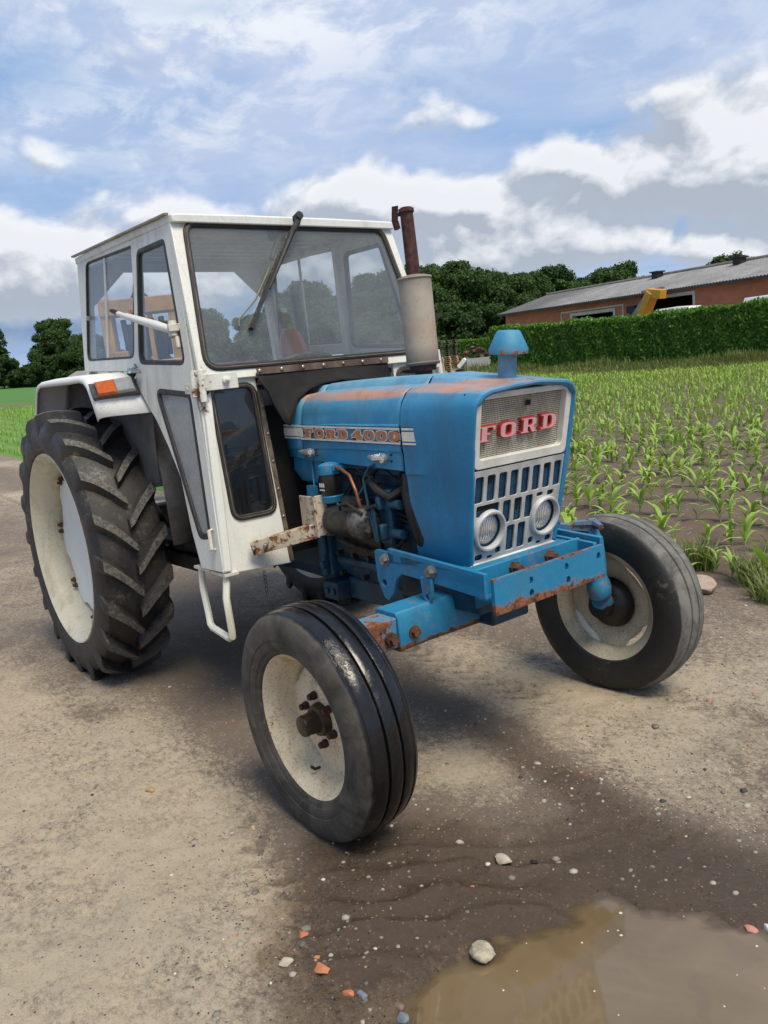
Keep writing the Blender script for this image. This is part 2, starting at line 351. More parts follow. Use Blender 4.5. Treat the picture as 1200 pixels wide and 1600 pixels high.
if True:
    wv = g.n('ShaderNodeTexWave', {'Vector': g.obj(), 'Scale': 38.0, 'Distortion': 1.5, 'Detail': 1.0}, bands_direction='Y').outputs['Fac']
    c = g.mix(wv, (.42, .43, .42), (.80, .81, .79)); g.out(g.bsdf(c, .14, .55, g.bump(wv, .6, .004)))

def m_tyre(name, base, dustc, amt, side=None, rough=.55, gloss=.25, axis_c=None, facing=None):
    m, g = newmat(name)
    n = g.noise(5, 6, .65); n2 = g.noise(60, 5, .7)
    a = g.mr(g.m('ADD', g.m('MULTIPLY', n, .7), g.m('MULTIPLY', n2, .3)), .40, .62, 0, amt)
    if side:
        at = g.attr('side'); e = g.mr(g.m('ADD', at, g.m('MULTIPLY', g.m('SUBTRACT', g.noise(14, 5, .7), .5), .5)), .35, .55, *((0, 1) if side > 0 else (1, 0)))
        a = g.m('ADD', a, g.m('MULTIPLY', g.m('MULTIPLY', e, g.mr(g.noise(6, 7, .72, None, .5), .36, .62, .15, 1.15)), abs(side)), clamp=True)
        rr = g.mr(e, 0, 1, gloss, .85)
    else: rr = g.mr(a, 0, amt, gloss, .8)
    c = g.mix(a, base, dustc)
    c = g.mix(g.mr(g.m('ADD', g.m('MULTIPLY', g.noise(5, 3), .4), g.m('MULTIPLY', g.noise(32, 6, .78, None, .3), .6)), .57, .64, 0, .7), c, (.15, .125, .09))
    hh = g.m('ADD', g.m('ADD', g.noise(90, 4), g.m('MULTIPLY', n, 2.0)), g.m('MULTIPLY', g.mr(g.noise(18, 7, .8), .55, .62, 0, -1), .8))
    if side:
        rd = g.attr('rad'); ringm = g.m('MULTIPLY', g.mr(rd, .232, .238, 0, 1), g.mr(rd, .275, .285, 1, 0)); hh = g.m('ADD', hh, g.m('MULTIPLY', g.m('MULTIPLY', g.m('SINE', g.m('MULTIPLY', rd, 1250.0)), ringm), 1.2))
    g.out(g.bsdf(c, rr, 0, g.bump(hh, .22, .003))); return m
TYREF = m_tyre('wet_black_tyre', (.006, .006, .007), (.085, .074, .060), .10, .85, gloss=.20)
TYREFD = m_tyre('dusty_grey_tyre', (.010, .0095, .009), (.17, .165, .15), .08, -.95, gloss=.5)
TYRER = m_tyre('black_tractor_tyre', (.009, .009, .011), (.080, .070, .058), .46, None, gloss=.36)
LUGTOP = m_simple('worn_grey_lug_top', (.15, .137, .118), (.035, .033, .031), 70, .75, 0, .6, .004)

# ------------------------------------------------------------------ terrain
FH = Vector((FW.x, FW.y, 0)).normalized(); RH = Vector((FH.y, -FH.x, 0))
def ye(x): return 2.16 + .03 * (x - 1.56)          # edge between the dirt road and the field
def terr(x, y):
    dx, dy = x - CP.x, y - CP.y; fw = dx * FH.x + dy * FH.y; la = dx * RH.x + dy * RH.y
    s = .9 * fw * .4834 - .9 * la; q = (s - 4) / 1.5
    sp = np.where(q > 30, q, np.log1p(np.exp(np.minimum(q, 30)))) * 1.5
    return .055 * (sp - .099)
def bg(la, fw, h=0.0):
    x, y = CP.x + FH.x * fw + RH.x * la, CP.y + FH.y * fw + RH.y * la
    return Vector((x, y, float(terr(np.array(x), np.array(y))) + h))
def hsh(i, j, s):
    n = (i.astype(np.int64) * 374761393 + j.astype(np.int64) * 668265263 + s * 974634777) & 0xffffffff
    n = ((n ^ (n >> 13)) * 1274126177) & 0xffffffff
    return ((n ^ (n >> 16)) & 0xffff) / 65535.0
def vnoise(x, y, s=0):
    i, j = np.floor(x), np.floor(y); fx, fy = x - i, y - j; fx = fx * fx * (3 - 2 * fx); fy = fy * fy * (3 - 2 * fy)
    a, b, c_, d = hsh(i, j, s), hsh(i + 1, j, s), hsh(i, j + 1, s), hsh(i + 1, j + 1, s)
    return (a * (1 - fx) + b * fx) * (1 - fy) + (c_ * (1 - fx) + d * fx) * fy
def fbm(x, y, o=4, s=0, gain=.5):
    t = 0; a = 1; tot = 0
    for k in range(o): t = t + a * vnoise(x * 2 ** k, y * 2 ** k, s + k * 17); tot += a; a *= gain
    return t / tot
PUD = [(2.90, -1.20), (2.842, -1.067), (2.796, -1.0), (2.752, -.919), (2.747, -.855), (2.79, -.80), (2.80, -.765), (2.748, -.739), (2.765, -.655), (2.835, -.60), (2.862, -.545), (2.845, -.50), (2.862, -.45), (2.871, -.394), (2.95, -.375), (2.99, -.35), (3.06, -.28), (3.14, -.26), (3.24, -.21), (3.6, .1), (4.2, -.1), (4.3, -1.0), (3.6, -1.6), (3.1, -1.5)]
def sdist(x, y, P):         # signed distance to a polygon, negative inside
    d = np.full(x.shape, 1e9); ins = np.zeros(x.shape, bool); N = len(P)
    for i in range(N):
        ax, ay = P[i]; bx, by = P[(i + 1) % N]; ex, ey = bx - ax, by - ay
        t = np.clip(((x - ax) * ex + (y - ay) * ey) / (ex * ex + ey * ey), 0, 1); d = np.minimum(d, np.hypot(x - ax - t * ex, y - ay - t * ey))
        cnd = (ay > y) != (by > y); ins ^= cnd & (x < (bx - ax) * (y - ay) / ((by - ay) if by != ay else 1e-9) + ax)
    return np.where(ins, -d, d)
def sst(v, a, b): t = np.clip((v - a) / (b - a), 0, 1); return t * t * (3 - 2 * t)
def ell(x, y, cx, cy, ra, rb, an):
    c_, s_ = math.cos(an), math.sin(an); u = ((x - cx) * c_ + (y - cy) * s_) / ra; v = (-(x - cx) * s_ + (y - cy) * c_) / rb
    return np.exp(-(u * u + v * v))
WATER_Z = -.010
def ground_fields(x, y):
    e = y - ye(x)
    near = np.exp(-np.maximum(0, np.hypot(x - 2, y + .3) - 6) / 6)
    z = terr(x, y)
    sd = sdist(x, y, PUD) + (fbm(x * 9, y * 9, 3, 5) - .5) * .10 + (fbm(x * 38, y * 38, 3, 6) - .5) * .045
    road = e < 0
    mud = np.exp(-((x - 2.62) ** 2 / .09 + (y + .78) ** 2 / .12)) + .8 * np.exp(-((x - 2.72) ** 2 / .03 + (y + .6) ** 2 / .06))
    rdg = .5 + .5 * np.sin(((x - 2.5) * .80 - (y + .8) * .60) * 62 + fbm(x * 6, y * 6, 3, 9) * 9)
    zr = (fbm(x * 1.7, y * 1.7, 3, 1) - .5) * .020 + (fbm(x * 16, y * 16, 3, 2) - .5) * .013 + (fbm(x * 34, y * 34, 2, 3) - .5) * .008
    zr = zr * (1 - .75 * np.exp(-np.maximum(sd, 0) / .08) * (sd > 0) * .6) + mud * (rdg ** 2) * .018
    ctc = ell(x, y, 2.12, -.74, .18, .14, 0) + ell(x, y, 2.12, .74, .18, .14, 0) + ell(x, y, 0, -.71, .25, .2, 0) + ell(x, y, 0, .71, .25, .2, 0)
    zr = zr * (1 - np.clip(ctc, 0, 1)) - .004 * ctc
    lift = .004 + .007 * sst(sd, .0, .25)
    zr = np.where(sd < .12, zr * .55, zr) + lift + .012 * (ell(x, y, 2.70, -.83, .16, .028, .75) + ell(x, y, 2.70, -.68, .18, .034, .62) + ell(x, y, 2.60, -.92, .15, .03, .8))
    zr = zr - .055 * sst(-sd, -.035, .12)
    # a few shallow ruts along the road
    zr = zr - .012 * np.exp(-((y + 1.15 + .05 * np.sin(x * 2)) / .14) ** 2) * near
    for yc, ph, wd_ in ((-1.02, 0, .075), (-1.42, 1.3, .085), (.36, .7, .08), (.78, 2.1, .08)):
        yy = y - yc - .06 * np.sin(x * .9 + ph); bnd = np.exp(-(yy / wd_) ** 4); zr = zr - bnd * (.004 + .008 * (np.sin((x + np.abs(yy) * .9) * 62 + ph) > .1)) * np.clip((fbm(x * 2.3, y * 2.3, 3, 40 + int(ph * 9)) - .42) * 7, 0, 1) * (sd > .1)
    zf = (fbm(x * 5, y * 5, 4, 11, .6) - .5) * .075 + (fbm(x * 22, y * 22, 3, 12) - .5) * .035 + .012
    k = sst(e + (fbm(x * 3, y * 3, 3, 14) - .5) * .3, -.05, .25)
    far = np.clip((np.hypot(x - CP.x, y - CP.y) - 25) / 15, 0, 1)
    z = z + (zr * (1 - k) + zf * k) * (1 - far)
    # masks
    sand = .55 + 1.5 * (fbm(x * 1.1, y * 1.1, 4, 21) - .5)
    for a in ((1.2, -1.15, .9, .30, .05, .75), (2.0, -1.45, .8, .40, .2, .7), (2.25, -1.08, .5, .12, -.1, .45), (.3, -1.5, 1.4, .35, 0, .5), (1.65, -.93, .35, .13, .4, .5), (1.95, .45, .5, .30, .1, .7), (2.10, -.25, .22, .13, .3, .6), (1.4, .5, .4, .2, 0, .4), (2.45, .40, .30, .28, .2, .55), (2.5, .95, .35, .22, .2, .6), (1.2, -1.9, 1.5, .4, 0, .5)): sand = sand + a[5] * ell(x, y, *a[:5])
    for a in ((-.2, 0, 1.3, .5, 0, .45), (.6, -.30, .9, .52, 0, .95), (1.15, -.48, .35, .22, .2, .9), (.62, -1.0, .16, .12, 0, .7), (1.62, .10, .5, .09, -.05, .9), (2.3, 0, .4, .10, -.3, .9), (2.8, -.1, .4, .10, 0, .8), (2.45, -.75, .35, .25, 0, 1.1), (2.65, -1.12, .25, .22, -.3, .9), (2.95, -.25, .6, .22, .4, .9), (2.85, -.5, .4, .2, .5, .6), (1.9, -.70, .35, .16, 0, .6)): sand = sand - a[5] * ell(x, y, *a[:5])  # dark dirt; the ellipses beneath the tractor also paint its shade into the mask
    for yc, ph, wd_ in ((-1.02, 0, .075), (-1.42, 1.3, .085), (.36, .7, .08), (.78, 2.1, .08)):
        yy = y - yc - .06 * np.sin(x * .9 + ph); sand = sand - .42 * np.exp(-(yy / wd_) ** 4) * (np.sin((x + np.abs(yy) * .9) * 62 + ph) > .1) * np.clip((fbm(x * 2.3, y * 2.3, 3, 40 + int(ph * 9)) - .42) * 7, 0, 1)
    wet = 1.15 * np.exp(-np.maximum(sd, 0) / .17)
    for a in ((2.42, -.75, .34, .26, .3, .95), (1.95, .05, .8, .10, -.08, .45), (2.62, -.1, .5, .12, -.1, .45), (2.62, -1.05, .26, .2, 0, .6), (3.0, -.2, .5, .15, .4, .5)): wet = wet + a[5] * ell(x, y, *a[:5])
    grav = .25 + .9 * ell(x, y, 2.75, .05, .5, .35, .3) + .7 * ell(x, y, 2.6, 1.2, .7, .4, 0) + .5 * ell(x, y, 2.45, -.95, .4, .3, 0)
    return z, np.clip(sand, 0, 1), np.clip(wet, 0, 1), np.clip(grav, 0, 1), sd, e
def seg(*p):
    out = []
    for a, b, st in p: out += list(np.arange(a, b - 1e-9, st))
    return np.array(out + [p[-1][1]])
xs = seg((-230, -32, 6), (-32, -4, .5), (-4, 1, .05), (1, 3.6, .0125), (3.6, 6, .06), (6, 40, 1.0), (40, 200, 8))
es = seg((-200, -30, 6), (-30, -4.8, .45), (-4.8, -4.1, .05), (-4.1, -.9, .0125), (-.9, 0, .03), (0, 1.5, .03), (1.5, 6, .09), (6, 70, .6), (70, 240, 6))
X, E_ = np.meshgrid(xs, es, indexing='ij'); Y = E_ + ye(X)
Z, SAND_SHADE, WET, GRAV, SD, EE = ground_fields(X, Y)
nx, ne = X.shape
ii, jj = np.meshgrid(np.arange(nx - 1), np.arange(ne - 1), indexing='ij')
quad = np.stack([ii * ne + jj, (ii + 1) * ne + jj, (ii + 1) * ne + jj + 1, ii * ne + jj + 1], -1).reshape(-1, 4)
cx = (X[:-1, :-1] + X[1:, 1:]).ravel() / 2; cy = (Y[:-1, :-1] + Y[1:, 1:]).ravel() / 2
ce = cy - ye(cx); cf = (cx - CP.x) * FH.x + (cy - CP.y) * FH.y; cl = (cx - CP.x) * RH.x + (cy - CP.y) * RH.y
tt = cl / np.maximum(cf, .1)
cornfar = np.interp(tt, [-.6, -.45, 0, .07, .2, .3, .48, .8], [40, 39, 44, 46, 44, 40, 34.5, 30])
reg = np.where(ce < 0, 0, 1)
beyond = (cf > cornfar) & (ce > 0)
reg = np.where(beyond, 2, reg)
reg = np.where(beyond & (cf < cornfar + 2.0) & (tt > .05), 3, reg)
reg = np.where(beyond & (tt > .03) & (tt < .135) & (cf < 78), 3, reg)
reg = np.where(beyond & (tt < -.02) & (cf > cornfar + 9), 4, reg)
reg = np.where((ce < 0) & (cf > 60), 2, reg)
reg = np.where((reg == 1) & (tt < -.15) & (cf > 9), 5, reg)
def m_ground():
    m, g = newmat('wet_and_sandy_dirt')
    sa, we, gr = g.attr('sand'), g.attr('wet'), g.attr('gravel')
    n1, n2, n3 = g.noise(9, 6, .7, None, .3), g.noise(65, 6, .75), g.noise(300, 3, .7)
    v = g.m('ADD', sa, g.m('ADD', g.m('MULTIPLY', g.m('SUBTRACT', n1, .5), 1.1), g.m('MULTIPLY', g.m('SUBTRACT', n2, .5), 2.0)))
    v = g.m('ADD', v, g.m('MULTIPLY', g.m('SUBTRACT', n3, .5), 1.0))
    crm = g.noise(30, 8, .78, None, .4, (1, 1.5, 1)); v = g.m('SUBTRACT', v, g.m('MULTIPLY', g.mr(crm, .44, .66, 0, .85), g.mr(g.noise(2.2, 4, .6), .40, .62, .25, 1.1)))
    f = g.mr(v, .08, .98, 0, 1, False)
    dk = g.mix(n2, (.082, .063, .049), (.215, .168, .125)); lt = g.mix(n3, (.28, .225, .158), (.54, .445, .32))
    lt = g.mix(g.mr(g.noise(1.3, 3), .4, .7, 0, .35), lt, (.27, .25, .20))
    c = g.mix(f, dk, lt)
    # coarse grains of many colours
    vo = g.n('ShaderNodeTexVoronoi', {'Vector': g.obj(), 'Scale': 120.0, 'Randomness': 1.0})
    sel = g.n('ShaderNodeSeparateColor', {0: vo.outputs['Color']}).outputs
    grain = g.m('MULTIPLY', g.m('LESS_THAN', vo.outputs['Distance'], .36), g.m('GREATER_THAN', sel[0], g.m('SUBTRACT', .97, g.m('MULTIPLY', gr, .28))))
    gc = g.mix(sel[1], (.20, .165, .13), (.44, .39, .32)); gc = g.mix(g.m('GREATER_THAN', sel[2], .72), gc, (.05, .05, .055)); gc = g.mix(g.m('LESS_THAN', sel[2], .06), gc, (.42, .15, .07))
    c = g.mix(grain, c, gc)
    wf = g.mr(g.m('ADD', we, g.m('MULTIPLY', g.m('SUBTRACT', n1, .5), .8)), .25, .75, 0, 1, True)
    c = g.mix(wf, c, g.mix(1.0, c, (.50, .43, .35), 'MULTIPLY'))
    c = g.mix(g.mr(we, .75, 1.05, 0, .45), c, g.mix(1.0, c, (.55, .48, .40), 'MULTIPLY'))
    wf2 = g.mr(g.m('ADD', we, g.m('MULTIPLY', g.m('SUBTRACT', n1, .5), .5)), .55, .95, 0, 1, True)
    h = g.m('ADD', g.m('MULTIPLY', n2, .6), g.m('ADD', g.m('MULTIPLY', n3, .35), g.m('MULTIPLY', grain, .25)))
    g.out(g.bsdf(c, g.m('SUBTRACT', .92, g.m('ADD', g.m('MULTIPLY', wf, .25), g.m('MULTIPLY', wf2, .40))), 0, g.bump(h, .8, .012)))
    return m
def m_soil():
    m, g = newmat('dark_field_soil'); n, n2 = g.noise(6, 7, .7), g.noise(60, 5, .7)
    c = g.mix(n, (.066, .044, .033), (.165, .113, .083)); c = g.mix(g.mr(n2, .55, .75, 0, .5), c, (.20, .16, .125))
    g.out(g.bsdf(c, .95, 0, g.bump(g.m('ADD', n, g.m('MULTIPLY', n2, .5)), .7, .02))); return m
def m_turf(name, a, b, cc, sc_=1.5):
    m, g = newmat(name); n, n2 = g.noise(sc_, 6, .7), g.noise(sc_ * 14, 4, .7)
    c = g.mix(g.mr(n, .3, .7), a, b); c = g.mix(g.mr(n2, .45, .7, 0, .6), c, cc)
    g.out(g.bsdf(c, .9, 0, g.bump(n2, .8, .1))); return m
def sub_mesh(name, keep, mat, attrs=()):
    q = quad[keep]; u, inv = np.unique(q.ravel(), return_inverse=True); q2 = inv.reshape(-1, 4)
    V = np.stack([X.ravel()[u], Y.ravel()[u], Z.ravel()[u]], 1).astype(np.float32)
    me = bpy.data.meshes.new(name); me.vertices.add(len(V)); me.vertices.foreach_set('co', V.ravel())
    me.loops.add(len(q2) * 4); me.loops.foreach_set('vertex_index', q2.ravel().astype(np.int32))
    me.polygons.add(len(q2)); me.polygons.foreach_set('loop_start', np.arange(0, len(q2) * 4, 4, dtype=np.int32))
    me.update(calc_edges=True); me.polygons.foreach_set('use_smooth', np.ones(len(q2), bool))
    for nm, A in attrs:
        at = me.attributes.new(nm, 'FLOAT', 'POINT'); at.data.foreach_set('value', A.ravel()[u].astype(np.float32))
    me.materials.append(mat); o = bpy.data.objects.new(name, me); COL.objects.link(o); return tag(o, kind='structure')
A3 = (('sand', SAND_SHADE), ('wet', WET), ('gravel', GRAV)); MG = m_ground()
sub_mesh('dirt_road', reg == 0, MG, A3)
sub_mesh('field_soil', reg == 1, m_soil())
sub_mesh('meadow_ground', reg == 2, m_turf('meadow_turf', (.085, .14, .025), (.14, .19, .045), (.20, .22, .07)))
sub_mesh('sandy_track', reg == 3, m_simple('pale_sand_track', (.36, .29, .20), (.26, .21, .15), 3, .95))
sub_mesh('far_crop_field', reg == 4, m_turf('dark_green_crop', (.045, .15, .022), (.07, .20, .03), (.11, .22, .04), .8))
sub_mesh('green_field', reg == 5, m_turf('bright_green_field', (.12, .26, .035), (.17, .33, .06), (.10, .15, .04), 1.5))
def gz(x, y):
    a = np.array([float(x)]), np.array([float(y)]); return float(ground_fields(*a)[0][0])

# puddle
MUDW, g = newmat('muddy_water')
if True:
    n = g.noise(2.6, 5, .6, None, .8); n2 = g.noise(9, 4, .6, None, 1.0)
    c = g.mix(g.mr(n, .3, .7), (.125, .085, .040), (.19, .135, .075)); c = g.mix(g.mr(n2, .55, .75, 0, .4), c, (.11, .08, .048))
    g.out(g.bsdf(c, .045, 0, g.bump(g.noise(7, 4), .10, .004), IOR=1.75, Alpha=g.mr(g.attr('depth'), .0, .022, .30, 1)))
gx, gy = np.meshgrid(np.linspace(2.45, 4.4, 150), np.linspace(-1.85, .35, 160), indexing='ij'); gzz = ground_fields(gx, gy)[0]
dep = np.clip(WATER_Z - gzz, -.02, .06); ny_ = gx.shape[1]; keep = [(a * ny_ + b_, (a + 1) * ny_ + b_, (a + 1) * ny_ + b_ + 1, a * ny_ + b_ + 1) for a in range(gx.shape[0] - 1) for b_ in range(ny_ - 1) if dep[a:a + 2, b_:b_ + 2].max() > -.004]
me = bpy.data.meshes.new('puddle_water'); me.from_pydata([(a, b_, WATER_Z) for a, b_ in zip(gx.ravel(), gy.ravel())], [], keep); at = me.attributes.new('depth', 'FLOAT', 'POINT'); at.data.foreach_set('value', dep.ravel().astype(np.float32))
bm = bmesh.new(); bm.from_mesh(me); bmesh.ops.delete(bm, geom=[v for v in bm.verts if not v.link_faces], context='VERTS'); bm.to_mesh(me); bm.free()
me.materials.append(MUDW); o = bpy.data.objects.new('puddle_water', me); COL.objects.link(o); tag(o, kind='structure')

# ------------------------------------------------------------------ TRACTOR
T = tag(empty('tractor'), 'old blue farm tractor with a rusty white cab standing on the dirt road', 'tractor')
def SPt(x, z, off=0): return Vector((x, -(.53 + (2.06 - z) * .08) - off, z))
def mir(o, name=None):
    return o
def wheelM(c, steer, camber, side):
    out = Vector((-math.sin(steer) * side * math.cos(camber), math.cos(steer) * side * math.cos(camber), -math.sin(camber)))
    a = out.cross(Vector((0, 0, 1))).normalized(); b = a.cross(out) if False else out.cross(a) * -1
    b = a.cross(out)
    if b.z < 0: b = -b
    return Matrix(((a.x, out.x, b.x, c[0]), (a.y, out.y, b.y, c[1]), (a.z, out.z, b.z, c[2]), (0, 0, 0, 1)))

# ---- front wheels
def front_wheel(side, steer, tm, rimm):
    M = wheelM((2.117, side * .718, .3623), steer, .021, side); W = .202; RR = .3623
    rim = MB()
    prof = [(.072, .229), (.078, .226), (.074, .219), (.060, .214), (.050, .200), (.030, .196), (.0, .190), (-.02, .186), (-.035, .186), (-.055, .197), (-.065, .214), (-.074, .222), (-.077, .228)]
    rim.lathe(prof, M, 72)
    # disc: dished, with a wavy cut edge that leaves gaps towards the rim
    n = 72; vs = []; fs = []
    dp = [(.000, .052), (.004, .060), (.006, .095), (-.002, .110), (-.010, .140), (-.016, .165), (-.018, None)]
    for (y, r) in dp:
        for k in range(n):
            q = 2 * math.pi * k / n; rr = r if r else .178 + .012 * max(-1, min(1, 2.2 * math.cos(4 * q))); vs.append(M @ Vector((rr * math.cos(q), y, rr * math.sin(q))))
    for i in range(len(dp) - 1):
        for k in range(n): fs.append((i * n + k, (i + 1) * n + k, (i + 1) * n + (k + 1) % n, i * n + (k + 1) % n))
    rim.add(vs, fs)
    ro = rim.build('front_wheel', rimm, T, ang=50)
    t = MB()
    h = W / 2
    pr = [(-.070, .224), (-.085, .232), (-.098, .262), (-h, .290), (-.0985, .318), (-.092, .336), (-.084, .3475), (-.074, .353)]
    # three-ribbed steering tread
    for a, b_ in ((-.070, -.030), (-.020, .020), (.030, .070)):
        def crown(y): return RR - .011 * (y / .07) ** 2
        if a < -.03: pass
        pr += [(a, crown(a) - .001), (a + .006, crown(a + .006) + .001), (b_ - .006, crown(b_ - .006) + .001), (b_, crown(b_) - .001)]
        if b_ < .05: pr += [(b_ + .003, crown(b_) - .012), (b_ + .007, crown(b_) - .012)]
    pr += [(.074, .353), (.084, .3475), (.092, .336), (.0985, .318), (h, .290), (.0995, .276), (.0965, .274), (.098, .262), (.093, .247), (.089, .244), (.085, .232), (.070, .224)]
    t.lathe(pr, M, 96)
    to = t.build('tyre', tm, ro, ang=28)
    at = to.data.attributes.new('side', 'FLOAT', 'POINT')
    Mi = M.inverted(); vals = []
    for v in to.data.vertices:
        l = Mi @ v.co; r = math.hypot(l.x, l.z); vals.append(1.0 if r < .338 else max(0, 1 - (r - .338) / .02))
    at.data.foreach_set('value', vals)
    at = to.data.attributes.new('rad', 'FLOAT', 'POINT'); at.data.foreach_set('value', [math.hypot((Mi @ v.co).x, (Mi @ v.co).z) for v in to.data.vertices])
    # hub and nuts (seen from outside) or drum (inside)
    hb = MB()
    hb.rev(M @ Vector((0, .0, 0)), M @ Vector((0, .082, 0)), [(0, .052), (.12, .052), (.3, .047), (.34, .036), (.72, .032), (.8, .034), (.93, .031), (1, .018)], 24)
    hb.rev(M @ Vector((0, -.01, 0)), M @ Vector((0, -.11, 0)), [(0, .105), (.2, .10), (.5, .075), (.6, .05), (1, .045)], 24)
    hb.build('hub', m_simple('greasy_brown_hub', (.020, .015, .012), (.10, .06, .035), 18, .5, .3, .5) if side < 0 else GREASE, ro, ang=40)
    for k in range(6):
        q = k * math.pi / 3 + .35; nb = MB(); p = Vector((.076 * math.cos(q), .006, .076 * math.sin(q)))
        nb.rev(M @ p, M @ (p + Vector((0, .026, 0))), [(0, .0135), (.45, .0135), (.55, .011), (1, .010)], 6); nb.build('wheel_nut', RUSTD, ro, ang=30)
    vb = MB(); q = -1.35; p = Vector((.176 * math.cos(q), .012, .176 * math.sin(q))); vb.tube([M @ p, M @ (p + Vector((-.004, .02, .004))), M @ (p + Vector((-.01, .035, .02)))], .005, 8); vb.build('valve', BLACKIRON, ro)
    return M
CREAMF = m_paint('cream_front_rim', (.62, .52, .355), (.68, .61, .46), .5, .11, None, .5, .75, (.27, .16, .07), .1, .8)
MR_ = front_wheel(-1, .0094, TYREF, CREAMF)
ML_ = front_wheel(1, .0497, TYREFD, m_paint('grey_cream_front_rim', (.52, .47, .35), (.42, .38, .29), .5, .08, None, .5, .8, (.20, .14, .08), .05, .7))

# ---- rear wheels
def rear_wheel(side):
    M = wheelM((0, side * .7101, .684), 0, 0, side); W = .315; h = W / 2; RR = .684; RC = .646
    rim = MB()
    prof = [(.148, .483), (.157, .478), (.152, .468), (.135, .462), (.122, .440), (.09, .434), (.02, .428), (-.04, .424), (-.09, .430), (-.122, .440), (-.135, .462), (-.15, .478), (-.157, .484)]
    rim.lathe(prof, M, 96); ro = rim.build('rear_wheel', CREAMW, T, ang=50)
    d = MB(); n = 144; vs = []; fs = []
    dp = [(.0, .0), (.0, .10), (.006, .14), (.004, .20), (.016, .30), (.022, .36), (.020, None), (.010, None)]
    for (y, r) in dp:
        for k in range(n):
            q = 2 * math.pi * k / n; rr = r if r is not None else .398 + .022 * max(-1, min(1, 1.8 * math.cos(8 * q + .5))); vs.append(M @ Vector((rr * math.cos(q), y, rr * math.sin(q))))
    for i in range(len(dp) - 1):
        for k in range(n): fs.append((i * n + k, (i + 1) * n + k, (i + 1) * n + (k + 1) % n, i * n + (k + 1) % n))
    d.add(vs, fs); d.build('wheel_disc', m_paint('plain_white_disc', (.70, .73, .72), (.66, .69, .68), .3, .01, None, .4, .1, (.4, .35, .25)) if side < 0 else CREAMW, ro, ang=50)
    for k in range(8):
        q = k * math.pi / 4 + .12
        for dq in (-.045, .045):
            b = MB(); p = Vector((.402 * math.cos(q + dq), .02, .402 * math.sin(q + dq)))
            b.rev(M @ p, M @ (p + Vector((0, .024, 0))), [(0, .013), (.5, .013), (.55, .009), (1, .008)], 6); b.build('rim_bolt', RUST, ro)
    t = MB()
    pr = [(-.145, .478), (-.158, .492), (-.166, .535), (-.164, .575), (-.155, .610), (-.14, .630), (-.10, .641), (-.05, .646), (0, .647), (.05, .646), (.10, .641), (.14, .630), (.155, .610), (.164, .575), (.166, .535), (.158, .492), (.145, .478)]
    t.lathe(pr, M, 120); NL = 20; DIRL = (1 if (M @ Vector((1, 0, 0)) - M @ Vector((0, 0, 0))).x > 0 else -1) * -1
    def carc(y): return np.interp(abs(y), [0, .05, .10, .14, .155, .164], [.647, .646, .641, .630, .610, .575])
    for sd_ in (1, -1):
        for k in range(NL):
            q0 = 2 * math.pi * (k + (0 if sd_ > 0 else .5)) / NL
            st = []
            # stations from sidewall over the shoulder to the centre
            for (y, rt, dq, w0, w1) in ((.1655, .590, -.015, .020, .030), (.163, .640, -.010, .022, .036), (.154, .668, 0, .024, .042), (.125, .678, .035, .024, .043), (.085, .683, .090, .023, .041), (.045, .685, .155, .022, .040), (.012, .685, .215, .021, .038), (-.006, .683, .243, .016, .032)):
                rb = carc(y) - .006; qq = q0 + dq * .98 * DIRL
                tv = Vector((-math.sin(qq), 0, math.cos(qq))); rv = Vector((math.cos(qq), 0, math.sin(qq)))
                ww0, ww1 = w0, w1
                yy = y * sd_
                st.append([M @ (rv * rb + tv * ww1 + Vector((0, yy, 0))), M @ (rv * rt + tv * ww0 + Vector((0, yy, 0))), M @ (rv * rt - tv * ww0 + Vector((0, yy, 0))), M @ (rv * rb - tv * ww1 + Vector((0, yy, 0)))])
            b = len(t.v)
            n4 = 4; vs = [p for s in st for p in s]
            for i in range(len(st) - 1):
                for e in range(3):
                    f = (i * 4 + e, i * 4 + e + 1, (i + 1) * 4 + e + 1, (i + 1) * 4 + e)
                    t.cur = 1 if (e == 1 and 2 <= i) else 0
                    t.add([vs[j] for j in f], [(0, 1, 2, 3)])
            t.cur = 0
            t.add(st[0], [(0, 1, 2, 3)]); t.add(st[-1], [(3, 2, 1, 0)])
    to = t.build('tyre', [TYRER, LUGTOP], ro, ang=30, fix=False)
    bm = bmesh.new(); bm.from_mesh(to.data); bmesh.ops.remove_doubles(bm, verts=bm.verts[:], dist=.0004); bmesh.ops.recalc_face_normals(bm, faces=bm.faces[:]); bm.to_mesh(to.data); bm.free()
    to.data.set_sharp_from_angle(angle=R(30))
    hb = MB(); hb.rev(M @ Vector((0, -.22, 0)), M @ Vector((0, -.01, 0)), [(0, .075), (.6, .075), (.8, .09), (1, .09)], 24); hb.build('hub', GREASE, ro)
rear_wheel(-1); rear_wheel(1)

# ---- driveline: gearbox, rear axle, engine
mb = MB()
mb.loft([[(x, y * wd, z0 + (z1 - z0) * t) for y, t in ((-1, .15), (-1, .85), (-.7, 1), (.7, 1), (1, .85), (1, .15), (.7, 0), (-.7, 0))] for x, wd, z0, z1 in ((-.32, .16, .45, .95), (-.1, .19, .42, 1.0), (.25, .19, .45, 1.0), (.6, .15, .52, .95), (1.0, .15, .54, .92), (1.25, .17, .54, .98), (1.44, .20, .56, 1.02))], True, True)
gb = mb.build('gearbox', GRIMEBLUE, T, bevel=.006)
b = MB(); b.cyl((0, -.62, .684), (0, .62, .684), .085, n=20); b.cyl((0, -.35, .684), (0, .35, .684), .14, n=20); b.build('axle_housing', GREASE, gb)
b = MB(); b.bar((-.2, -.5, .62), (.9, -.5, .64), .05, .06); b.bar((.3, -.58, .60), (.3, .58, .60), .07, .07); b.build('cab_crossmember', GREASE, gb)
eng = MB()
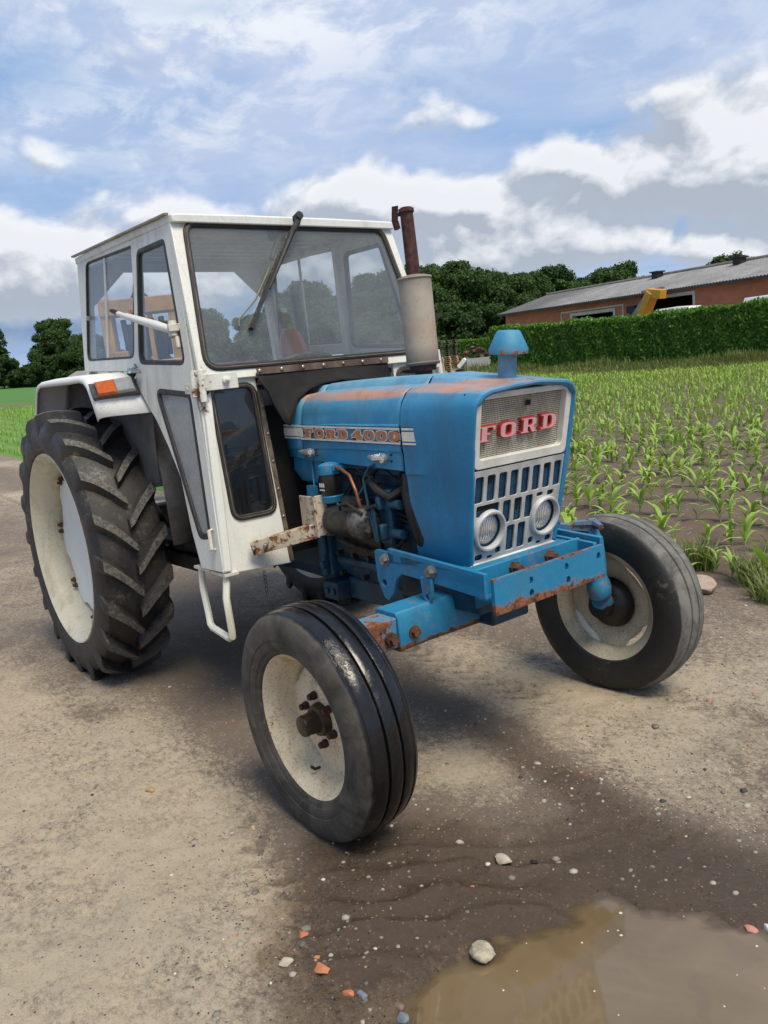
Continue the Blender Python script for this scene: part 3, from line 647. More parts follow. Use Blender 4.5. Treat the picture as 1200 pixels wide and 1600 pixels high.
eng.loft([[(x, y * wd, z0 + (z1 - z0) * t) for y, t in ((-1, .12), (-1, .5), (-.85, .55), (-.85, 1), (.85, 1), (.85, .55), (1, .5), (1, .12), (.8, 0), (-.8, 0))] for x, wd, z0, z1 in ((1.44, .185, .60, 1.06), (1.6, .185, .58, 1.10), (1.95, .185, .58, 1.10), (2.02, .17, .60, 1.06))], True, True)
eng.box((1.42, -.235, .60), (1.455, .235, .92)); eng.box((1.455, -.215, .60), (1.475, .215, .90))
eng.box((1.50, -.205, .655), (1.90, -.17, .685)); eng.box((1.50, -.16, .50), (1.86, .16, .59))
eng.box((1.86, -.24, .78), (1.93, -.15, .98)); eng.box((1.885, -.27, .80), (1.91, -.22, .86)); eng.box((1.885, -.27, .91), (1.91, -.22, .96))
eng.box((1.50, -.20, 1.02), (1.95, -.12, 1.06)); eng.box((1.49, -.17, 1.06), (1.98, .17, 1.12))
eo = eng.build('engine', GRIMEBLUE, T, bevel=.008)
b = MB(); b.rev((1.565, -.262, .858), (1.865, -.262, .858), [(0, .046), (.02, .058), (.10, .062), (.12, .05), (.16, .05), (.17, .061), (.72, .061), (.73, .063)], 28); b.build('starter_motor', m_simple('black_worn_starter', (.010, .010, .010), (.05, .045, .04), 30, .5, .1), eo)
b = MB(); b.rev((1.775, -.262, .858), (1.86, -.262, .858), [(0, .062), (.25, .064), (.5, .062), (.75, .050), (1, .030)], 28)
for k in range(5): q = k * 1.257; b.cyl((1.835, -.262 + .035 * math.cos(q), .858 + .035 * math.sin(q)), (1.862, -.262 + .035 * math.cos(q), .858 + .035 * math.sin(q)), .008, n=8)
b.build('starter_end_cap', m_simple('grimy_cast_metal', (.20, .19, .17), (.035, .032, .03), 26, .55, .6, .5), eo)
b = MB(); b.box((1.555, -.33, .80), (1.58, -.20, .92)); b.rev((1.545, -.262, .858), (1.60, -.262, .858), [(0, .03), (.3, .07), (.8, .07), (1, .055)], 20); b.build('starter_flange', ALU, eo, bevel=.004)
b = MB(); b.rev((1.625, -.27, .945), (1.622, -.27, 1.035), [(0, .034), (.15, .04), (.85, .04), (1, .04)], 20); fo = b.build('fuel_filter', m_simple('black_filter_can', (.008, .008, .009), (.02, .02, .02), 20, .4), eo)
b = MB(); b.rev((1.622, -.27, 1.03), (1.62, -.27, 1.075), [(0, .042), (.3, .044), (.75, .042), (.9, .03), (1, .012)], 20); b.box((1.57, -.285, 1.045), (1.67, -.22, 1.062)); b.build('filter_head', BLUECH, eo)
b = MB(); b.rev((1.6265, -.27, .918), (1.625, -.27, .95), [(0, .02), (.2, .036), (.9, .042), (1, .04)], 20); b.build('filter_bowl', BLUECH, eo)
b = MB()
for i in range(3): b.box((1.605 + i * .012, -.3115, .985), (1.613 + i * .012, -.3105, 1.0)); 
b.box((1.605, -.3115, .972), (1.637, -.3105, .978)); b.build('filter_label', DECALW, eo, smooth=False)
b = MB(); b.tube([(1.64, -.27, 1.06), (1.70, -.275, 1.055), (1.765, -.28, 1.03), (1.80, -.285, .98), (1.815, -.285, .93), (1.82, -.275, .885)], .006, 8); b.build('copper_pipe', COPPER, eo)
b = MB(); b.tube([(1.64, -.27, .935), (1.68, -.28, .905), (1.74, -.28, .915), (1.79, -.27, .955), (1.82, -.25, 1.0)], .005, 8); b.tube([(1.58, -.26, .95), (1.52, -.25, .935), (1.46, -.24, .93)], .005, 8); b.build('fuel_line', m_simple('blue_grey_line', (.02, .06, .08), (.03, .1, .13), 30), eo)
b = MB(); b.tube([(1.93, -.21, 1.09), (1.86, -.26, 1.06), (1.84, -.275, 1.02), (1.86, -.28, .92), (1.885, -.28, .81)], .0045, 8); b.bar((1.882, -.28, .93), (1.892, -.28, .80), .018, .005, (0, 1, 0)); b.build('bracket_rod', GRIMEBLUE, eo)
for z_ in (.825, .93):
    b = MB(); b.cyl((1.93, -.235, z_), (1.99, -.235, z_), .017, n=12); b.box((1.90, -.245, z_ - .02), (1.935, -.2, z_ + .02)); b.build('pump_boss', GRIMEBLUE, eo)
b = MB(); b.tube([(2.02, -.20, 1.03), (2.03, -.215, .97), (2.045, -.215, .90), (2.07, -.21, .82), (2.08, -.18, .76)], .036, 14); b.build('radiator_hose', GREASE, eo)
b = MB(); b.tube([(1.47, -.235, .70), (1.475, -.245, .80), (1.5, -.23, .84)], .012, 8); b.cyl((1.475, -.24, .655), (1.475, -.262, .655), .016, n=6); b.cyl((1.45, -.235, .86), (1.45, -.262, .86), .012, n=6); b.build('housing_bolt', GRIMEBLUE, eo)
b = MB(); b.box((1.40, -.22, .50), (1.50, .22, .575)); b.cyl((1.43, -.222, .535), (1.43, -.232, .535), .014, n=10); b.cyl((1.475, -.222, .535), (1.475, -.232, .535), .014, n=10); b.build('sump_plate', GRIMEBLUE, eo, bevel=.005)
rr_ = random.Random(3)
b = MB()
for k in range(9):
    x0 = 1.5 + rr_.random() * .45; z0 = .95 + rr_.random() * .12; pts = [Vector((x0 + (rr_.random() - .5) * .25 * i, -.185 - .03 * rr_.random(), z0 - .05 * i + .03 * rr_.random())) for i in range(4)]
    b.tube(pts, .005, 6)
b.build('wiring', BLACKIRON, eo)
STEELP = m_simple('grimy_steel_pipe', (.10, .095, .085), (.03, .028, .026), 30, .4, .6, .1)
for k in range(4):
    b = MB(); x0 = 1.66 + k * .055; b.tube([(1.87, -.235, .965 + k * .012), (1.84 - k * .02, -.235, 1.02 + k * .006), (x0 + .02, -.225, 1.035 + .008 * k), (x0, -.205, 1.06)], .0038, 6); b.build('injector_line', STEELP, eo)
b = MB(); b.tube([(1.96, -.215, .80), (1.90, -.225, .745), (1.75, -.215, .735), (1.55, -.22, .76)], .008, 6); b.build('return_line', STEELP, eo)
b = MB(); b.tube([(1.99, -.20, .99), (1.95, -.25, .955), (1.90, -.26, .98), (1.84, -.25, 1.01)], .014, 8); b.build('rubber_hose', BLACKIRON, eo)
b = MB(); b.tube([(1.71, -.30, .905), (1.73, -.315, .925), (1.77, -.31, .935), (1.845, -.30, .90)], .006, 6); b.tube([(1.85, -.262, .90), (1.86, -.285, .915), (1.90, -.28, .93)], .007, 6); b.build('starter_cable', BLACKIRON, eo)
b = MB(); b.rev((1.69, -.262, .925), (1.80, -.262, .925), [(0, .018), (.1, .026), (.9, .026), (1, .016)], 14); b.build('starter_solenoid', BLACKIRON, eo)
for x0, z0 in ((1.52, .70), (1.62, .70), (1.72, .70), (1.82, .70), (1.53, .62), (1.68, .62), (1.83, .62), (1.90, .70)):
    b = MB(); b.cyl((x0, -.185, z0), (x0, -.212, z0), .010, n=6); b.build('block_bolt', BLACKIRON, eo)
b = MB(); b.box((1.55, -.20, .70), (1.80, -.18, .79)); b.build('side_cover', GREASE, eo, bevel=.006)

# fuel tank under the rear of the bonnet
tk = MB(); tk.loft([[(x, -.245 + .49 * (i / 1), z) for i in (0, 1) for z in ((1.10, .99), (.99, 1.10))[i]] for x in (1.33, 1.345)], True, True)
tk = MB(); tk.loft([[(x, y, z) for y, z in ((-.225, 1.09), (-.23, 1.03), (-.215, .985 + dz), (-.15, .955 + dz), (.15, .955 + dz), (.215, .985 + dz), (.23, 1.03), (.225, 1.09))] for x, dz in ((1.30, .03), (1.33, .0), (1.42, 0.0), (1.45, .04))], True, True); tk.build('fuel_tank', BLUECH, T)
b = MB(); b.add([(1.445, -.235, 1.09), (1.535, -.235, 1.09), (1.475, -.237, .985), (1.45, -.237, .985), (1.445, -.229, 1.09), (1.535, -.229, 1.09), (1.475, -.231, .985), (1.45, -.231, .985)], [(0, 1, 2, 3), (7, 6, 5, 4), (0, 4, 5, 1), (1, 5, 6, 2), (2, 6, 7, 3), (3, 7, 4, 0)]); b.tube([(1.455, -.238, 1.09), (1.47, -.25, .985), (1.475, -.25, .95)], .004, 6); b.box((1.43, -.262, .925), (1.485, -.245, .975)); b.build('tank_bracket', BLUECH, T)
b = MB(); b.box((1.56, -.225, 1.045), (1.86, -.205, 1.085)); b.build('heat_shield', GRIMEBLUE, T, bevel=.003)

# ---- bonnet
def hood_ring(x, wd, zl, top, k=1.0, dz=0):
    half = [(wd - .006, zl), (wd, zl + .004), (wd, 1.115), (wd + .004, 1.120), (wd + .004, 1.205), (wd - .002, 1.212), (wd - .006, 1.25), (wd - .016, 1.285), (wd - .036, 1.312), (wd - .065, 1.326), (.120, 1.331), (.108, 1.333), (.096, 1.350), (.084, 1.358), (0, 1.361)]
    pts = [(x, -y, z + top) for y, z in half] + [(x, y, z + top) for y, z in half[-2::-1]]
    return pts
hd = MB()
hd.loft([hood_ring(1.412, .238, 1.068, .000), hood_ring(1.42, .242, 1.068, .002), hood_ring(1.7, .245, 1.060, .002), hood_ring(2.02, .248, 1.052, -.004), hood_ring(2.040, .2475, 1.052, -.005)])
ho = hd.build('bonnet', BLUE, T, ang=32)
sol = ho.modifiers.new('thick', 'SOLIDIFY'); sol.thickness = .004; sol.offset = -1
cw = MB(); cw.loft([hood_ring(1.28, .236, 1.085, -.004), hood_ring(1.36, .238, 1.08, -.002), hood_ring(1.405, .238, 1.075, -.001)]); co = cw.build('bonnet_rear_cowl', BLUE, T, ang=32)
sol = co.modifiers.new('thick', 'SOLIDIFY'); sol.thickness = .004; sol.offset = -1
for x in (1.485, 1.945):
    b = MB(); b.rev((x, -.2475, 1.105 - .012 * (x > 1.9)), (x, -.266, 1.105 - .012 * (x > 1.9)), [(0, .016), (.5, .018), (1, .016)], 14)
    zz_ = 1.105 - .012 * (x > 1.9); b.tube([(x + .005, -.262, zz_ + .006), (x - .035, -.268, zz_ + .002), (x - .075, -.262, zz_ + .004)], .011, 10, [.014, .013, .007]); b.build('latch', m_simple('bright_chrome', (.74, .74, .72), (.55, .54, .52), 40, .22, .75, .1), ho)
    b = MB(); b.cyl((x + .035, -.2495, zz_ + .012), (x + .035, -.2525, zz_ + .012), .0045, n=10); b.cyl((x + .035, -.2495, zz_ - .010), (x + .035, -.2525, zz_ - .010), .0045, n=10); b.build('latch_rivet', BLACKIRON, ho)

# ---- decal
def glyph(ch):
    s = .27                      # stem weight; letters in a unit-high box, slab serif
    if ch == 'F': return [[(0, 0), (.58, 0), (.58, .16), (.47, .16), (.47, .40), (.66, .40), (.66, .58), (.47, .58), (.47, .82), (.74, .82), (.74, .66), (.92, .66), (.92, 1), (0, 1), (0, .84), (.12, .84), (.12, .16), (0, .16)]], .96
    if ch == 'O' or ch == '0':
        wd = .92 if ch == 'O' else .86
        return [rpoly([(0, 0), (wd, 0), (wd, 1), (0, 1)], .36, 5), rpoly([(.31, .22), (wd - .31, .22), (wd - .31, .78), (.31, .78)], .14, 3)], wd + .06
    if ch == 'R': return [[(0, 0), (.50, 0), (.50, .16), (.44, .16), (.44, .36), (.50, .36), (.66, 0), (1.0, 0), (1.0, .16), (.92, .16), (.80, .42), (.92, .52), (.95, .62), (.95, .80), (.90, .92), (.80, 1), (0, 1), (0, .84), (.12, .84), (.12, .16), (0, .16)], [(.44, .54), (.44, .82), (.60, .82), (.64, .78), (.64, .58), (.60, .54)]], 1.02
    if ch == 'D': return [[(0, 0), (.66, 0), (.82, .06), (.93, .18), (.97, .34), (.97, .66), (.93, .82), (.82, .94), (.66, 1), (0, 1), (0, .84), (.12, .84), (.12, .16), (0, .16)], [(.43, .18), (.43, .82), (.56, .82), (.63, .74), (.65, .62), (.65, .38), (.63, .26), (.56, .18)]], 1.02
    if ch == '4': return [[(.44, 0), (.90, 0), (.90, .14), (.82, .14), (.82, .26), (.95, .26), (.95, .44), (.82, .44), (.82, 1), (.48, 1), (0, .42), (0, .26), (.50, .26), (.50, .14), (.44, .14)], [(.26, .44), (.50, .44), (.50, .74)]], 1.0
    return None, .45
def lettering(mbf, mbo, text, O, U, V, size, wscale, gap, th, outline):
    x = 0.0
    for ch in text:
        if ch == ' ': x += .42 * size; continue
        loops, adv = glyph(ch)
        L = [[(x + p[0] * size * wscale, p[1] * size) for p in lp] for lp in loops]
        if mbf: mbf.panel(L[0], L[1:], Vector(O) + Vector(U).cross(Vector(V)) * .0012, U, V, th)
        if mbo: mbo.panel(grow(L[0], outline), [grow(l, -outline * .55) for l in L[1:]], O, U, V, th)
        x += adv * size * wscale + gap
    return x
yD = -.2526; U_, V_ = Vector((.9998, 0, -.0262)).normalized(), Vector((0, 0, 1)); V_ = (V_ - U_ * V_.dot(U_)).normalized()
O_ = Vector((1.418, yD, 1.158))
for nm, mt, rects in (('decal_stripe', DECALW, [(0, .0465, .624, .0535), (0, -.0015, .624, .0045), (0, .008, .018, .042), (.592, .006, .624, .044)]), ('decal_line', DECALK, [(0, .0555, .626, .0575), (0, .0445, .592, .0455), (.0, -.0045, .626, -.0025)])):
    b = MB()
    for (a, c_, d, e) in rects: b.panel([(a, c_), (d, c_), (d, e), (a, e)], [], O_, U_, V_, .0008)
    b.build(nm, mt, ho, smooth=False)
f, o2 = MB(), MB(); lettering(f, o2, 'FORD 4000', O_ + U_ * .030 + V_ * .0085, U_, V_, .0335, 1.98, .0100, .0006, .0035)
f.build('decal_letters', DECALO, ho, smooth=False); o2.build('decal_letter_outline', DECALW, ho, smooth=False)
b = MB()
for (a, c_, d, e) in ((-.14, .0465, -.004, .0535), (-.14, -.0015, -.004, .0045), (-.14, .009, -.004, .041)): b.panel([(a, c_), (d, c_), (d, e), (a, e)], [], O_ + Vector((0, .008, .001)), U_, V_, .0008)
b.build('decal_stripe', DECALW, co, smooth=False)

# ---- nose cowl
def nx(z): return 2.284 + (z - .745) * .203 - (.055 * max(0, (z - 1.275) / .06) ** 1.6 if z > 1.275 else 0)      # leaning front edge
def nose_ring(t, inset=0.0, fwd=0.0):
    # t 0 at the seam, 1 at the front edge
    def lerp(a, b): return a + (b - a) * t
    half = [(lerp(.232, .204), .742), (lerp(.234, .206), .746), (lerp(.243, .219), .90), (lerp(.2475, .227), 1.035), (lerp(.2515, .229), 1.042), (lerp(.2515, .231), 1.115), (lerp(.2535, .233), 1.125), (lerp(.2535, .234), 1.205), (lerp(.248, .234), 1.25), (lerp(.234, .226), lerp(1.282, 1.268)), (lerp(.212, .208), lerp(1.308, 1.288)), (lerp(.182, .18), lerp(1.322, 1.298)), (.120, lerp(1.327, 1.304)), (.108, lerp(1.329, 1.305)), (.096, lerp(1.347, 1.307)), (.084, lerp(1.354, 1.308)), (0, lerp(1.357, 1.312))]
    def xr(z): return 2.053 + (0.0 if z > 1.04 else (1.04 - z) * .02)
    pts = []
    bow = .03 * t
    for sg, lst in ((-1, half), (1, half[-2::-1])):
        for y, z in lst:
            s = 1 - inset
            xf = nx(z) if z < 1.275 else nx(1.275)
            pts.append((xr(z) + (xf - xr(z)) * t + fwd + bow * (1 - min(1, abs(y) / .235) ** 2) * (z > 1.0), sg * (y - inset), z - (inset if z > 1.25 else 0) + (inset if z < .76 else 0)))
    return pts
ns = MB(); ns.loft([nose_ring(t) for t in (0, .02, .1, .25, .4, .55, .7, .82, .92)] + [nose_ring(.975), nose_ring(1.0, .004, .001), nose_ring(1.0, .010, .002), nose_ring(1.0, .016, -.004), nose_ring(.96, .020, -.01)])
no = ns.build('nose_cowl', BLUE, T, ang=24)
b = MB()
for (a, c_, d, e) in ((0, .0465, .072, .0535), (0, -.0015, .070, .0045), (0, .010, .070, .041)): b.panel([(a, c_), (d, c_), (d, e), (a, e)], [], Vector((2.056, -.2549, 1.1413)), Vector((.9955, .0900, -.0262)), V_, .0008)
b.build('decal_stripe', DECALW, no, smooth=False)
b = MB()
for (a, c_, d, e) in ((0, .0555, .074, .0575), (0, .0445, .072, .0455), (0, -.0045, .072, -.0025)): b.panel([(a, c_), (d, c_), (d, e), (a, e)], [], Vector((2.056, -.2549, 1.1413)), Vector((.9955, .0900, -.0262)), V_, .0008)
b.build('decal_line', DECALK, no, smooth=False)

# grille: plane leaning with the nose, u = y, v = up
GV = Vector((.199, 0, .98)).normalized(); GU = Vector((0, 1, 0)); GO = Vector((nx(.745) - .012, 0, .745)); GN = GU.cross(GV)
def GP(u, v, d=0): return GO + GU * u + GV * v + GN * d
VT = (1.275 - .745) / .98
b = MB(); b.panel(rpoly([(-.212, .318), (.212, .318), (.219, .553), (-.219, .553)], [.02, .02, .05, .05]), [rpoly([(-.193, .346), (.188, .346), (.192, .534), (-.197, .534)], .016)], GO + GN * .006, GU, GV, .024)
gf = b.build('grille_surround', PALEWHITE, no, bevel=.006, seg=3)
b = MB()
N1, N2 = 60, 30
for i in range(N1 + 1): u = -.197 + .394 * i / N1; b.bar(GP(u, .340, -.018), GP(u * 1.01, .538, -.018), .0022, .002, GN)
for j in range(N2 + 1): v = .344 + .192 * j / N2; b.bar(GP(-.2, v, -.0165), GP(.2, v, -.0165), .0022, .002, GN)
b.build('wire_mesh', MESHW, gf, smooth=False)
b = MB(); b.panel([(-.2, .0), (.2, .0), (.215, .545), (-.215, .545)], [], GO - GN * .05, GU, GV, .004); b.build('grille_backing', BLACK, no)
b = MB(); b.box((-.012, 0, 0), (.012, .018, .001), Matrix(((GU.x, GV.x, GN.x, GP(.02, .495, -.006).x), (GU.y, GV.y, GN.y, GP(.02, .495, -.006).y), (GU.z, GV.z, GN.z, GP(.02, .495, -.006).z), (0, 0, 0, 1)))); b.build('mesh_tear', BLACK, gf)
f, o2 = MB(), MB()
x = -.196; tilt = .008
for i, ch in enumerate('FORD'):
    loops, adv = glyph(ch); sz = .052; ws = 1.50
    L = [[(p[0] * sz * ws, p[1] * sz) for p in lp] for lp in loops]
    o_ = GP(x, .400 + tilt * i / 3, -.018); x += .0925
    o2.panel(L[0], L[1:], o_ + GN * .018, GU, GV, .026)
    f.panel(grow(L[0], -.0028), [grow(l, .0028) for l in L[1:]], o_ + GN * .0195, GU, GV, .003)
o2.build('emblem_letters', EMBRED, gf, smooth=False, bevel=.0015); f.build('emblem_face', EMBFACE, gf, smooth=False)
# lower grille with slots
holes = []; slots = []
def slot(u0, u1, v0, v1): holes.append(rpoly([(u0, v0), (u1, v0), (u1, v1), (u0, v1)], .006, 2)); slots.append((u0, u1, v0, v1))
LV = .305
HL = [(-.131, .108), (.131, .108)]
for i in range(8):
    u = -.183 + .0523 * i; slot(u - .018, u + .018, .206, .292)
for i in range(3): slot(-.052 + .0523 * i - .018, -.052 + .0523 * i + .018, .116, .194)
slot(.088, .121, .188, .192 + .001) if False else None
slot(.0885, .120, .180, .194); slot(.141, .174, .176, .194); slot(-.078, -.070, .16, .19) if False else None
slot(-.190, -.088, .158, .196)
for u in (-.026, .026): slot(u - .018, u + .018, .016, .104)
for u in (-.078, .078): slot(u - .0145, u + .010 * (1 if u < 0 else 1), .018, .040)
slot(-.130, -.105, .008, .018); slot(-.185, -.150, .010, .030); slot(.105, .130, .008, .018); slot(.150, .180, .010, .030)
for (u, v) in HL: holes.append([(u + .058 * math.cos(-k * math.pi / 18), v + .058 * math.sin(-k * math.pi / 18)) for k in range(36)])
b = MB(); b.panel(rpoly([(-.200, .0), (.200, .0), (.213, .312), (-.213, .312)], .006, 2), holes, GO + GN * .004, GU, GV, .006)
lg = b.build('grille_bars', m_simple('chalky_silver_grille', (.52, .53, .52), (.36, .37, .36), 14, .45, .15, .1), no, bevel=.0025)
b = MB()
for i in range(71): u = -.200 + .40 * i / 70; b.bar(GP(u, .004, -.008), GP(u * 1.05, .300, -.008), .0020, .0018, GN)
for j in range(50): v = .006 + .292 * j / 49; b.bar(GP(-.205, v, -.0065), GP(.205, v, -.0065), .0034, .0018, GN)
b.build('radiator_mesh', MESHB, lg, smooth=False)
b = MB()
for (u0, u1, v0, v1) in ((-.188, -.090, .176, .195), (-.140, -.122, .262, .288), (.122, .140, .272, .290), (-.014, .010, .150, .190)):
    n_ = 7; ps = [(u0, v0)] + [(u0 + (u1 - u0) * k / n_, v0 + (v1 - v0) * (.15 if k % 2 else .0)) for k in range(1, n_)] + [(u1, v0), (u1, v1), (u0, v1)]
    b.panel(ps, [], GO - GN * .0040, GU, GV, .0006)
b.build('mesh_tear', BLACK, lg, smooth=False)
for (u, v) in HL:
    b = MB(); c0 = GP(u, v, 0)
    b.rev(GP(u, v, -.004), GP(u, v, .020), [(0, .062), (.3, .0695), (.75, .0695), (1.0, .066), (1.0, .060), (.3, .0565)], 40, False)
    hl = b.build('headlight', m_simple('chalky_light_ring', (.54, .55, .55), (.40, .41, .41), 14, .45, .1, .1), no, ang=40)
    b = MB(); b.rev(GP(u, v, -.022), GP(u, v, .012), [(0, .057), (.35, .0555), (.6, .046), (.82, .030), (.95, .014), (1, .002)], 36, False); b.build('headlight_lens', LENS, hl)
    b = MB(); b.rev(GP(u, v, -.024), GP(u, v, -.02), [(0, .072), (1, .072)], 30); b.build('headlight_bowl', BLACK, hl)
b = MB(); b.panel([(-.205, -.012), (.205, -.012), (.205, .003), (-.205, .003)], [], GO + GN * .010, GU, GV, .02); b.build('grille_sill', PALEWHITE, no, bevel=.003)

# ---- air intake stack
b = MB(); b.rev((2.30, 0, 1.29), (2.315, 0, 1.415), [(0, .030), (1, .030)], 24); so_ = b.build('air_intake', BLUE, T)
b = MB(); b.rev((2.317, 0, 1.398), (2.325, 0, 1.470), [(0, .045), (0, .062), (.20, .063), (.93, .038), (.985, .033), (1, .026)], 28); b.build('intake_cap', m_paint('rusty_blue_cap', (.01, .19, .36), (.10, .30, .42), .5, .08, lambda g: g.mr(g.n('ShaderNodeSeparateXYZ', {0: g.obj()}).outputs[2], 1.398, 1.428, .13, 0), .55, .2), so_)

# ---- exhaust
ex = MB(); mx = 1.682
ex.rev((mx + .004, .18, 1.392), (mx, .18, 1.735), [(0, .048), (.008, .066), (.03, .069), (.045, .0645), (.955, .0645), (.965, .069), (.985, .066), (1, .048)], 40); eo_ = ex.build('exhaust_muffler', MUFF, T, ang=40)
b = MB(); b.rev((mx - .002, .18, 1.725), (mx - .012, .18, 1.985), [(0, .042), (.04, .032), (.06, .0265), (.94, .025), (.95, .030), (1, .030)], 24); b.rev((mx - .011, .18, 1.95), (mx - .012, .18, 1.99), [(0, .022), (1, .022)], 20); b.build('exhaust_pipe', RUSTD, eo_)
b = MB(); b.bar((mx - .040, .150, 2.000), (mx - .046, .147, 1.945), .034, .005, (0, 1, 0)); b.bar((mx - .046, .147, 1.95), (mx - .040, .152, 1.915), .020, .016, (0, 1, 0)); b.bar((mx - .045, .15, 1.968), (mx - .02, .17, 1.968), .014, .012); b.build('rain_flap', RUSTD, eo_)
b = MB(); b.cyl((mx + .004, .18, 1.27), (mx + .004, .18, 1.40), .034, n=20); b.rev((mx + .004, .18, 1.372), (mx + .004, .18, 1.398), [(0, .05), (1, .055)], 20); b.build('exhaust_elbow', RUSTD, eo_)

# ---- front axle, spindles, weight frame
ax = MB()
ax.loft([[(2.117 + dx, y, z) for dx, z in ((-.055, zb), (.055, zb), (.062, zb + .02), (.062, zt - .02), (.05, zt), (-.05, zt), (-.06, zt - .02), (-.06, zb + .02))] for y, zb, zt in ((-.44, .502, .632), (-.30, .505, .632), (0, .50, .632), (.30, .505, .632), (.44, .502, .632))], True, True)
ao = ax.build('front_axle', m_paint('blue_axle_rusted_below', (.004, .165, .33), (.03, .22, .37), .5, .11, lambda g: g.mr(g.n('ShaderNodeSeparateXYZ', {0: g.obj()}).outputs[2], .505, .535, .20, 0), .5, .35, (.06, .05, .04)), T, bevel=.004)
for sd_ in (-1, 1):
    b = MB(); b.loft([[(2.117 + dx, sd_ * y, z) for dx, z in ((-.045, .515), (.048, .515), (.052, .615), (-.045, .615))] for y in (.42, .60)], True, True); so2 = b.build('axle_extension', BLUECH if sd_ > 0 else m_paint('half_rusted_blue', (.03, .2, .36), (.10, .27, .4), .4, .21, None, .6, .2), ao, bevel=.004)
    for y in (.47, .38): b = MB(); b.cyl((2.175, sd_ * y, .555), (2.198, sd_ * y, .555), .015, n=6); b.cyl((2.168, sd_ * y, .555), (2.183, sd_ * y, .555), .022, n=14); b.build('axle_bolt', RUST, ao)
    b = MB(); b.rev((2.135, sd_ * .585, .70 if sd_ > 0 else .62), (2.145, sd_ * .60, .40), [(0, .022), (.10, .030), (.14, .038), (.50, .040), (.66, .036), (.72, .043), (.80, .049), (.90, .047), (.96, .038), (1, .01)], 24); b.cyl((2.14, sd_ * .60, .40), (2.117, sd_ * .70, .3623), .035, .045, 16); b.build('spindle', BLUECH, ao, ang=50)
    b = MB() if sd_ > 0 else MB(); b.bar((2.14, sd_ * .585, .70), (2.04, sd_ * .50, .715), .04, .022); b.tube([(2.05, sd_ * .50, .735), (2.0, sd_ * .45, .735), (1.75, sd_ * .33, .73)], .013, 8); b.tube([(2.20, sd_ * .56, .712), (2.15, sd_ * .58, .722), (2.09, sd_ * .53, .722)], .016, 8, [.012, .022, .014]); sd_ > 0 and b.build('steering_arm', m_paint('rusty_arm', (.02, .15, .3), (.1, .2, .3), .3, .22, None, .6, .3), ao)
wfo = None
for sd_ in (-1, 1):
    wf_ = MB(); ys_ = -.268 if sd_ < 0 else .252
    wf_.panel([(1.87, .765), (1.885, .772), (2.42, .742), (2.42, .675), (2.20, .690), (2.02, .700), (1.985, .675), (1.965, .625), (1.93, .59), (1.905, .60), (1.875, .66)], [[(1.914 + .013 * math.cos(-k * .7854), .655 + .013 * math.sin(-k * .7854)) for k in range(8)]], (0, ys_, 0), (1, 0, 0), (0, 0, 1), -.016)
    o_ = wf_.build('weight_frame' if sd_ < 0 else 'side_plate', BLUECH, wfo or T, bevel=.003); wfo = wfo or o_
    b = MB(); b.bar((1.95, sd_ * .276, .757), (2.42, sd_ * .276, .730), .016, .052); b.build('side_rail', BLUECH, wfo, bevel=.002)
    b = MB(); b.panel([(2.13, .71), (2.185, .71), (2.185, .65), (2.17, .625), (2.15, .625), (2.135, .65)], [[(2.16 + .010 * math.cos(-k * .7854), .645 + .010 * math.sin(-k * .7854)) for k in range(8)]], (0, -.285 if sd_ < 0 else .273, 0), (1, 0, 0), (0, 0, 1), -.012); b.build('hanger_lug', BLUECH, wfo, bevel=.002)
b = MB(); b.panel([(-.262, .622), (.262, .622), (.262, .735), (-.262, .735)], [[(u + .011 * math.cos(-k * .7854), v + .014 * math.sin(-k * .7854)) for k in range(8)] for u, v in ((-.10, .695), (-.10, .655), (.07, .70), (.235, .70), (.075, .655))], (2.437, 0, 0), (0, 1, 0), (0, 0, 1), .014)
RUSTEDGE = m_paint('blue_paint_rusted_along_the_edges', (.005, .17, .345), (.03, .23, .38), .5, .10, lambda g: g.m('ADD', g.mr(g.n('ShaderNodeSeparateXYZ', {0: g.obj()}).outputs[2], .620, .665, .24, 0), g.mr(g.n('ShaderNodeSeparateXYZ', {0: g.obj()}).outputs[2], .722, .736, 0, .13)), .5, .2)
b.build('front_plate', RUSTEDGE, wfo)
b = MB(); b.box((2.338, -.25, .655), (2.350, .25, .752)); b.box((2.350, -.25, .655), (2.42, .25, .665)); b.build('cross_bar', BLUECH, wfo, bevel=.003)
b = MB(); b.loft([[(x, y, z) for y in (-.235, .235)] for x, z in ((1.95, .735), (2.22, .742), (2.30, .742), (2.318, .735), (2.325, .70), (2.325, .62))]); bo = b.build('nose_pan', BLUECH, wfo); s_ = bo.modifiers.new('t', 'SOLIDIFY'); s_.thickness = .006
b = MB(); b.box((1.9, -.20, .58), (2.30, .20, .70)); b.box((2.0, -.09, .50), (2.24, .09, .66)); b.build('front_support', GRIMEBLUE, T, bevel=.01)
for p0, p1 in (((1.935, -.282, .742), (1.935, -.302, .742)), ((2.18, -.284, .732), (2.18, -.306, .732)), ((2.350, -.085, .722), (2.385, -.085, .722)), ((2.350, .085, .722), (2.385, .085, .722))):
    b = MB(); b.rev(p0, p1, [(0, .022), (.3, .022), (.32, .0165), (1, .0155)], 6 if p0[0] > 2.3 else 8); b.build('frame_bolt', RUST if p0[0] > 2.3 else ALU, wfo)

# ---- cab
cab = MB()
